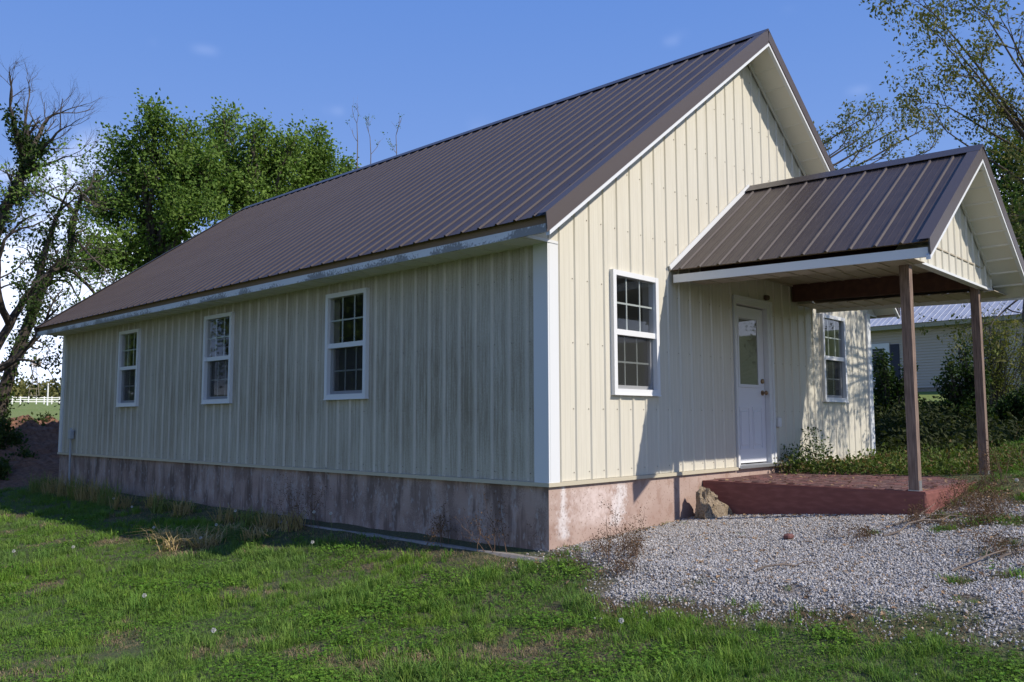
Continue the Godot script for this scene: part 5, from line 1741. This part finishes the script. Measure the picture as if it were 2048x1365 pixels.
func build_lawn() -> void:
	var root := thing("lawn_grass", "short green lawn grass with clover and dry patches", "grass", Vector3.ZERO, "", "stuff")
	var rng := RandomNumberGenerator.new()
	rng.seed = 21
	var n := FastNoiseLite.new(); n.seed = 4; n.frequency = 0.55; n.fractal_octaves = 4
	var n2 := FastNoiseLite.new(); n2.seed = 14; n2.frequency = 0.9; n2.fractal_octaves = 3
	var kinds := [blade_clump(1, 18, 0.055, 0.03, 0.075, 0.0024, 0.9), blade_clump(2, 16, 0.06, 0.04, 0.10, 0.0028, 1.0), blade_clump(3, 22, 0.04, 0.05, 0.13, 0.0030, 1.1), clover_clump(4), blade_clump(5, 12, 0.08, 0.02, 0.06, 0.002, 1.6)]
	var where := [[], [], [], [], []]
	var cols := [PackedColorArray(), PackedColorArray(), PackedColorArray(), PackedColorArray(), PackedColorArray()]
	var cx := -5.81
	var cz := 5.03
	var yaw := 0.8148
	var made := 0
	for i in 105000:
		# more clumps near the camera, fewer far away
		var u := rng.randf()
		var r := pow(lerpf(pow(3.3, 0.8), pow(27.0, 0.8), u), 1.25)
		var a := yaw + rng.randf_range(-0.72, 0.80)
		var x := cx + sin(a) * r
		var z := cz - cos(a) * r
		if inside_house(x, z) or in_slab(x, z): continue
		if x > -0.24 and x < 0.0 and z < 0.12 and z > -4.3: continue
		if Vector2((x - 1.3) / 1.25, z + 17.6).length() < 4.7: continue
		var g := -1.0
		if x > -2.5 and x < 4.5 and z > -0.5 and z < 6.0:
			g = gravel_in(x, z)
			if g > 0.0 and rng.randf() > 0.012: continue
		var patch := n.get_noise_2d(x, z)
		# bare, thin spots and the trampled edge of the gravel
		var bare := 0.8 * sstep(0.16, 0.48, patch + 0.25 * n2.get_noise_2d(x * 3.0, z * 3.0))
		var rim := sstep(-0.42, -0.02, g)
		bare = maxf(bare, 0.9 * rim)
		var straw := 0.0
		straw = maxf(straw, exp(-pow(Vector2(x + 1.45, z + 4.0).length() / 0.42, 2.0)))
		var dwall := -x if z < 0.0 else 9.0
		straw = maxf(straw, 0.75 * sstep(0.75, 0.35, dwall) if z < 0.2 and x < 0.0 else 0.0)
		bare = maxf(bare, straw * 0.75)
		var dry := bare > 0.35 and rng.randf() < 0.75
		if rng.randf() < bare * 0.72 and not dry: continue
		var k := 0
		var q := n2.get_noise_2d(x, z)
		if dry: k = 4
		elif q > 0.10 and rng.randf() < 0.45: k = 3
		elif q < -0.18 and rng.randf() < 0.4: k = 2
		else: k = 0 if rng.randf() < 0.45 else 1
		var s := rng.randf_range(0.6, 1.35) * (1.0 + 0.02 * maxf(0.0, r - 6.0)) * (0.85 + 0.5 * n2.get_noise_2d(x * 0.8 + 7.0, z * 0.8))
		var tilt := Basis(Vector3(rng.randfn(), 0, rng.randfn()).normalized(), rng.randf() * 0.15)
		where[k].append(Transform3D(tilt * Basis(Vector3.UP, rng.randf() * TAU).scaled(Vector3.ONE * s), Vector3(x, ground_h(x, z), z)))
		var c: Color
		var hue := clampf(0.5 + 0.9 * n.get_noise_2d(x * 0.7 + 30.0, z * 0.7), 0, 1)
		if k == 4: c = vary(rng, Color(0.24, 0.175, 0.10), Color(0.40, 0.31, 0.19)).lerp(Color(0.15, 0.085, 0.055), 0.75 * rim)
		elif k == 3: c = vary(rng, Color(0.08, 0.195, 0.022), Color(0.155, 0.275, 0.035))
		else: c = vary(rng, Color(0.095, 0.22, 0.026), Color(0.205, 0.315, 0.045)).lerp(Color(0.14, 0.22, 0.08), hue * 0.55)
		cols[k].append(c)
		made += 1
	var names := ["grass_blades", "grass_blades", "grass_tufts", "clover", "dry_grass"]
	for k in 5:
		tag(scatter(names[k], kinds[k], where[k], cols[k], root), "", "", "", "stuff")

# ---------------------------------------------------------------- gravel
func pebble(seed_: int) -> ArrayMesh:
	var rng := RandomNumberGenerator.new()
	rng.seed = seed_
	var mb := MB.new()
	var t := (1.0 + sqrt(5.0)) / 2.0
	var p := [Vector3(-1, t, 0), Vector3(1, t, 0), Vector3(-1, -t, 0), Vector3(1, -t, 0), Vector3(0, -1, t), Vector3(0, 1, t), Vector3(0, -1, -t), Vector3(0, 1, -t), Vector3(t, 0, -1), Vector3(t, 0, 1), Vector3(-t, 0, -1), Vector3(-t, 0, 1)]
	var sc := Vector3(rng.randf_range(0.8, 1.3), rng.randf_range(0.5, 0.8), rng.randf_range(0.7, 1.0))
	for i in 12:
		p[i] = p[i].normalized() * sc * rng.randf_range(0.72, 1.2)
	for f in [[0, 11, 5], [0, 5, 1], [0, 1, 7], [0, 7, 10], [0, 10, 11], [1, 5, 9], [5, 11, 4], [11, 10, 2], [10, 7, 6], [7, 1, 8], [3, 9, 4], [3, 4, 2], [3, 2, 6], [3, 6, 8], [3, 8, 9], [4, 9, 5], [2, 4, 11], [6, 2, 10], [8, 6, 7], [9, 8, 1]]:
		mb.tri(p[f[0]], p[f[2]], p[f[1]])
	mb.paint(Color(1, 1, 1))
	return mb.mesh(M.vcol)

func build_gravel() -> void:
	var root := thing("gravel", "grey crushed-stone gravel spread before the porch", "gravel", Vector3.ZERO, "", "stuff")
	var rng := RandomNumberGenerator.new()
	rng.seed = 31
	var where := [[], [], [], []]
	var cols := [PackedColorArray(), PackedColorArray(), PackedColorArray(), PackedColorArray()]
	for i in 215000:
		var x := rng.randf_range(-1.1, 3.8)
		var z := rng.randf_range(-0.15, 5.0)
		if in_slab(x, z) or (x > -0.01 and z < 0.01): continue
		var g := gravel_in(x, z)
		if g < 0.0 and rng.randf() > 0.45 * exp(g * 11.0): continue
		if g > 0.0 and g < 0.12 and rng.randf() < 0.35: continue
		# leaf litter thins the stone near the slab and at the right
		var lit := exp(-pow((z - 2.75) / 0.3, 2.0)) * sstep(1.7, 2.6, x)
		if rng.randf() < lit * 0.75: continue
		var s := lerpf(0.003, 0.0112, pow(rng.randf(), 1.5)) * (1.0 if rng.randf() > 0.03 else 1.6)
		var k := rng.randi() % 4
		where[k].append(Transform3D(rand_basis(rng, s), Vector3(x, ground_h(x, z) + 0.006 + rng.randf() * 0.012, z)))
		var v := rng.randf_range(0.26, 0.52) * (1.0 if rng.randf() > 0.04 else 1.35)
		cols[k].append(Color(v, v * 0.955, v * 0.92) if rng.randf() > 0.10 else Color(v * 0.9, v * 0.68, v * 0.48))
	for k in 4:
		tag(scatter("stones", pebble(70 + k), where[k], cols[k], root), "", "", "", "stuff")

# ---------------------------------------------------------------- small things
func build_small() -> void:
	var rng := RandomNumberGenerator.new()
	rng.seed = 55
	# broken sandstone leaning in the corner of slab and wall
	var rk := MB.new()
	var rn := FastNoiseLite.new(); rn.seed = 3; rn.frequency = 2.4; rn.fractal_octaves = 4
	var base := [Vector3(-0.27, -0.04, 0.10), Vector3(0.26, -0.04, 0.16), Vector3(0.16, 0.02, -0.12), Vector3(-0.18, 0.0, -0.10)]
	var apex := [Vector3(-0.05, 0.33, -0.04), Vector3(0.06, 0.28, -0.02), Vector3(0.04, 0.27, -0.12), Vector3(-0.06, 0.31, -0.12)]
	var grid := func(a: Vector3, b: Vector3, c: Vector3, d: Vector3) -> void:
		var m := 9
		for i in m:
			for j in m:
				var q := []
				for e in [[0, 0], [0, 1], [1, 1], [1, 0]]:
					var u := float(i + e[0]) / m
					var v := float(j + e[1]) / m
					var p := a.lerp(d, u).lerp(b.lerp(c, u), v)
					q.append(p + Vector3(rn.get_noise_3dv(p * 3.0), rn.get_noise_3dv(p * 3.0 + Vector3(9, 0, 0)), rn.get_noise_3dv(p * 3.0 + Vector3(0, 9, 0))) * 0.075)
				rk.quad(q[0], q[1], q[2], q[3])
	for k in 4:
		grid.call(base[k], apex[k], apex[(k + 1) % 4], base[(k + 1) % 4])
	grid.call(apex[0], apex[3], apex[2], apex[1])
	tag(build(rk, "sandstone_rock", M.stone, self, Vector3(2.36, ground_h(2.36, 0.28), 0.28)), "broken tan sandstone leaning where the slab meets the wall", "rock")
	# brick shard and stray stones on the gravel
	var bs := MB.new()
	bs.cbox(Vector3(-0.05, 0, -0.03), Vector3(0.05, 0.045, 0.035), 0.014)
	tag(build(bs, "brick_shard", M.bricks[1], self, Vector3(1.32, ground_h(1.32, 1.62) + 0.012, 1.62)), "small red brick shard lying on the gravel", "brick shard")
	# sticks on the gravel
	var sticks := [[Vector3(1.55, 0, 2.35), Vector3(2.35, 0, 2.75), "long bleached stick lying on the gravel beside the slab"], [Vector3(1.9, 0, 2.25), Vector3(2.55, 0, 2.62), "short pale stick crossing the long one by the slab"], [Vector3(0.75, 0, 3.1), Vector3(1.35, 0, 3.35), "weathered stick half sunk in the gravel edge"], [Vector3(1.15, 0, 3.3), Vector3(1.45, 0, 3.5), "bent grey twig beside the weathered stick"], [Vector3(0.15, 0, 1.9), Vector3(0.55, 0, 2.2), "thin dark twig in the middle of the gravel"]]
	for s in sticks:
		var mb := MB.new()
		var a: Vector3 = s[0]
		var b: Vector3 = s[1]
		a.y = ground_h(a.x, a.z) + 0.022
		b.y = ground_h(b.x, b.z) + 0.035
		var p := limb(mb, rng, a, b, 0.010, 0.004, 6, 0.03, 5)
		limb(mb, rng, p[3], p[3] + (b - a) * 0.3 + Vector3(0.05, 0.05, -0.06), 0.005, 0.002, 3, 0.05, 4)
		tag(build(mb, "stick", M.bark_pale, self), s[2], "stick", "sticks on the gravel")
	# fallen leaves and litter
	var lm := MB.new()
	lm.tri(Vector3(0, 0, -0.5), Vector3(0.28, 0.10, 0), Vector3(0, 0.02, 0.5))
	lm.tri(Vector3(0, 0, -0.5), Vector3(0, 0.02, 0.5), Vector3(-0.28, 0.12, 0))
	lm.paint(Color(1, 1, 1))
	var lmesh := lm.mesh(M.vcol)
	var where := []
	var cols := PackedColorArray()
	for i in 5200:
		var x := rng.randf_range(-0.6, 4.6)
		var z := rng.randf_range(0.02, 4.2)
		var y := ground_h(x, z) + 0.022
		var keep := 0.16
		if in_slab(x, z):
			y = 0.497
			keep = 0.16
			if x < 2.66 or z > 2.34: continue
		else:
			keep += 0.9 * exp(-pow((z - 2.65) / 0.4, 2.0)) * sstep(1.2, 2.4, x) + 0.8 * exp(-pow(x - 2.5, 2.0) / 0.03) + 0.6 * exp(-pow(z - 0.08, 2.0) / 0.01)
		if rng.randf() > keep: continue
		where.append(Transform3D(Basis(rand_dir(rng), rng.randf() * 0.7) * Basis(Vector3.UP, rng.randf() * TAU).scaled(Vector3.ONE * rng.randf_range(0.025, 0.06)), Vector3(x, y, z)))
		cols.append(vary(rng, Color(0.12, 0.07, 0.04), Color(0.34, 0.22, 0.12)))
	tag(scatter("fallen_leaves", lmesh, where, cols, self), "scattered dry brown leaves on gravel and porch", "leaves", "", "stuff")
	# weeds crowding the back of the slab
	var wl := leaf_cluster(41, 8, 0.09, 0.045, 0.36)
	where = []
	cols = PackedColorArray()
	for i in 3200:
		var x := rng.randf_range(4.15, 8.6)
		var z := rng.randf_range(0.03, 2.6)
		var edge := 4.2 + 0.42 * z + 0.12 * rn.get_noise_2d(z * 2.0, 0.0)
		if x < edge: continue
		var y := maxf(ground_h(x, z), 0.49 if in_slab(x, z) else -9.0)
		where.append(Transform3D(rand_basis(rng, rng.randf_range(0.6, 1.3)), Vector3(x, y + pow(rng.randf(), 1.4) * (0.13 - 0.05 * sstep(0.2, 1.2, z)), z)))
		cols.append(vary(rng, Color(0.06, 0.11, 0.022), Color(0.15, 0.19, 0.055)) if rng.randf() > 0.16 else vary(rng, Color(0.16, 0.11, 0.05), Color(0.25, 0.18, 0.09)))
	tag(scatter("porch_weeds", wl, where, cols, self), "low green weeds creeping over the back of the porch slab", "weeds", "", "stuff")
	# upright leafy stalks against the wall beside the door
	var stalk_x := [4.72, 4.95, 5.22, 5.40, 5.62, 4.55]
	for k in stalk_x.size():
		var labels := ["leafy weed stalk nearest the outlet cover", "taller leafy weed stalk second along the wall", "tall leafy weed stalk in the tree shadow", "thin weed stalk beside the tall one", "short weed stalk below the small window", "bushy weed beside the door frame"]
		var t := thing("weed_stalk", labels[k], "weed", Vector3(stalk_x[k], 0.52, 0.12), "weeds against the gable wall")
		var mb := MB.new()
		var hh: float = [0.30, 0.48, 0.50, 0.36, 0.26, 0.22][k]
		var p := limb(mb, rng, Vector3(0, -0.05, 0), Vector3(rng.randfn() * 0.05, hh, 0.05), 0.005, 0.002, 6, 0.03, 4)
		build(mb, "stem", M.bark_pale, t)
		var w2 := []
		var c2 := PackedColorArray()
		for q in range(1, 7):
			for z in (3 if k < 5 else 9):
				w2.append(Transform3D(rand_basis(rng, rng.randf_range(0.5, 0.9)), p[q] + rand_dir(rng) * (0.03 if k < 5 else 0.10)))
				c2.append(vary(rng, Color(0.04, 0.085, 0.018), Color(0.10, 0.16, 0.035)))
		tag(scatter("foliage", wl, w2, c2, t), "", "", "", "stuff")
	# dead brown weeds
	var dead := [[Vector3(0.42, 0, 0.55), 0.42, "curled dead weed at the gravel edge by the house corner"], [Vector3(0.18, 0, 0.85), 0.30, "matted dead weed in front of the curled one"], [Vector3(-0.16, 0, -0.5), 0.40, "dead weed stalks on the ledge close to the house corner"], [Vector3(-0.22, 0, -1.25), 0.36, "dead weed stalks on the ledge farther from the corner"], [Vector3(-0.25, 0, -3.4), 0.62, "tall brown weed against the foundation below the nearest window"],
		[Vector3(2.45, 0, 2.75), 0.34, "dead brush tangle in front of the slab corner"], [Vector3(2.95, 0, 2.62), 0.45, "reddish dead brush against the lit slab end"], [Vector3(3.4, 0, 2.60), 0.50, "tall dead brush covering the slab end"], [Vector3(1.55, 0, 3.5), 0.22, "low dead weed mat at the gravel's far side"], [Vector3(2.0, 0, 2.5), 0.22, "dead weed clump against the shaded slab face"], [Vector3(4.2, 0, 2.7), 0.5, "green and brown brush at the far slab corner"], [Vector3(0.05, 0, 0.75), 0.2, "flattened dead weed where lawn meets gravel near the corner"], [Vector3(-0.25, 0, 1.0), 0.16, "flattened dead weed along the gravel rim"], [Vector3(1.35, 0, 3.3), 0.2, "dead weed mat beside the weathered stick"], [Vector3(2.75, 0, 2.95), 0.25, "dead weed mat spreading from the slab end"], [Vector3(2.2, 0, 2.95), 0.2, "dead weed mat over the long bleached stick"], [Vector3(1.5, 0, 2.2), 0.14, "dead weed sprig on open gravel"]]
	for d in dead:
		var at: Vector3 = d[0]
		at.y = maxf(ground_h(at.x, at.z), -0.02 if at.x > -0.24 and at.z < 0.1 else -9.0)
		var t := thing("dead_weed", d[2], "weed", at, "dead weeds round the house")
		var mb := MB.new()
		var tips := []
		for q in 9:
			grow(mb, rng, Vector3(rng.randfn() * 0.10, -0.02, rng.randfn() * 0.08), Vector3(rng.randfn() * 0.45, 1, rng.randfn() * 0.45).normalized(), float(d[1]) * rng.randf_range(0.5, 1.0), 0.0032, 0, {"wob": 0.35, "lift": -0.05, "droop": -1.5, "levels": 1, "taper": 0.5, "kids": [4], "ang": [25.0, 65.0], "shrink": [0.35, 0.6]}, tips)
		build(mb, "stem", M.dead, t)
		leaves_at(t, tips, leaf_cluster(43, 3, 0.05, 0.02, 0.3), 1, 0.03, Color(0.09, 0.05, 0.03), Color(0.20, 0.12, 0.07), rng)
	# long grass tufts along the shaded wall
	var tuft := blade_clump(90, 110, 0.16, 0.18, 0.50, 0.0062, 1.3)
	var tuft2 := blade_clump(91, 90, 0.15, 0.12, 0.36, 0.0062, 1.5)
	var tz := [-11.7, -11.1, -10.5, -10.0, -9.5, -9.0, -8.5, -7.9, -7.3, -6.8, -6.2, -4.9, -4.4, -4.0, -3.6]
	for k in tz.size():
		var x := -0.42 + rng.randfn() * 0.06
		var t := put("grass_tuft", tuft if k < 7 else tuft2, self, Vector3(x, ground_h(x, tz[k]), tz[k]))
		var m: StandardMaterial3D = M.grass.duplicate()
		m.vertex_color_use_as_albedo = true
		m.albedo_color = lin(0.42, 0.33, 0.15) if k % 3 else lin(0.22, 0.27, 0.08)
		t.material_override = null
		t.set_surface_override_material(0, m)
		t.rotation.y = rng.randf() * TAU
		tag(t, "straggly long grass tuft along the foot of the shaded wall", "grass tuft", "long tufts along the foundation")
	# sun-bleached straw just outside the wall's shadow
	var straw_spots := [Vector2(-1.25, -4.9), Vector2(-1.05, -4.45), Vector2(-0.8, -4.3), Vector2(-1.4, -4.3), Vector2(-1.15, -4.0), Vector2(-0.75, -3.7)]
	var sm := M.grass.duplicate() as StandardMaterial3D
	sm.albedo_color = lin(0.50, 0.38, 0.19)
	for k in straw_spots.size():
		var p: Vector2 = straw_spots[k]
		var t := put("straw_tuft", tuft2, self, Vector3(p.x, ground_h(p.x, p.y) - 0.02, p.y))
		t.set_surface_override_material(0, sm)
		t.rotation.y = rng.randf() * TAU
		t.scale = Vector3(1.1, 0.75, 1.1) * rng.randf_range(0.8, 1.1)
		tag(t, "bleached straw tuft on the bare spot below the middle window", "grass tuft", "straw tufts on the bare spot")
	# dandelion clocks
	var puff := MB.new()
	for i in 90:
		var d := rand_dir(rng)
		var s := d.cross(rand_dir(rng)).normalized()
		puff.tri(d * 0.004, d * 0.0175 + s * 0.0028, d * 0.0175 - s * 0.0028)
	var puff_mesh := puff.mesh(M.puff)
	var spots := [Vector3(-0.61, 0.16, -8.03), Vector3(-0.52, 0.30, -2.9), Vector3(-0.42, 0.27, -2.72), Vector3(-0.74, 0.14, -7.0), Vector3(-2.66, 0.12, -5.29), Vector3(-2.73, 0.12, -1.9), Vector3(-0.81, 0.10, -2.49), Vector3(-0.59, 0.22, -4.47), Vector3(-0.95, 0.16, -4.3), Vector3(-1.33, 0.13, 1.73), Vector3(-1.28, 0.14, -5.09), Vector3(-2.16, 0.08, -5.2), Vector3(-1.2, 0.10, -4.06), Vector3(-2.9, 0.10, -0.6), Vector3(3.56, 0.16, 2.9)]
	for k in spots.size():
		var s: Vector3 = spots[k]
		var t := thing("dandelion", "white dandelion seed head standing in the lawn grass" if k < 14 else "white dandelion seed head in the brush beside the slab", "dandelion", Vector3(s.x, ground_h(s.x, s.z), s.z), "dandelions in the lawn" if k < 14 else "")
		var mb := MB.new()
		var top := Vector3(rng.randfn() * 0.02, s.y, rng.randfn() * 0.02)
		limb(mb, rng, Vector3(0, -0.02, 0), top, 0.0022, 0.0018, 4, 0.02, 5)
		build(mb, "stem", M.stem, t)
		put("seed_head", puff_mesh, t, top)
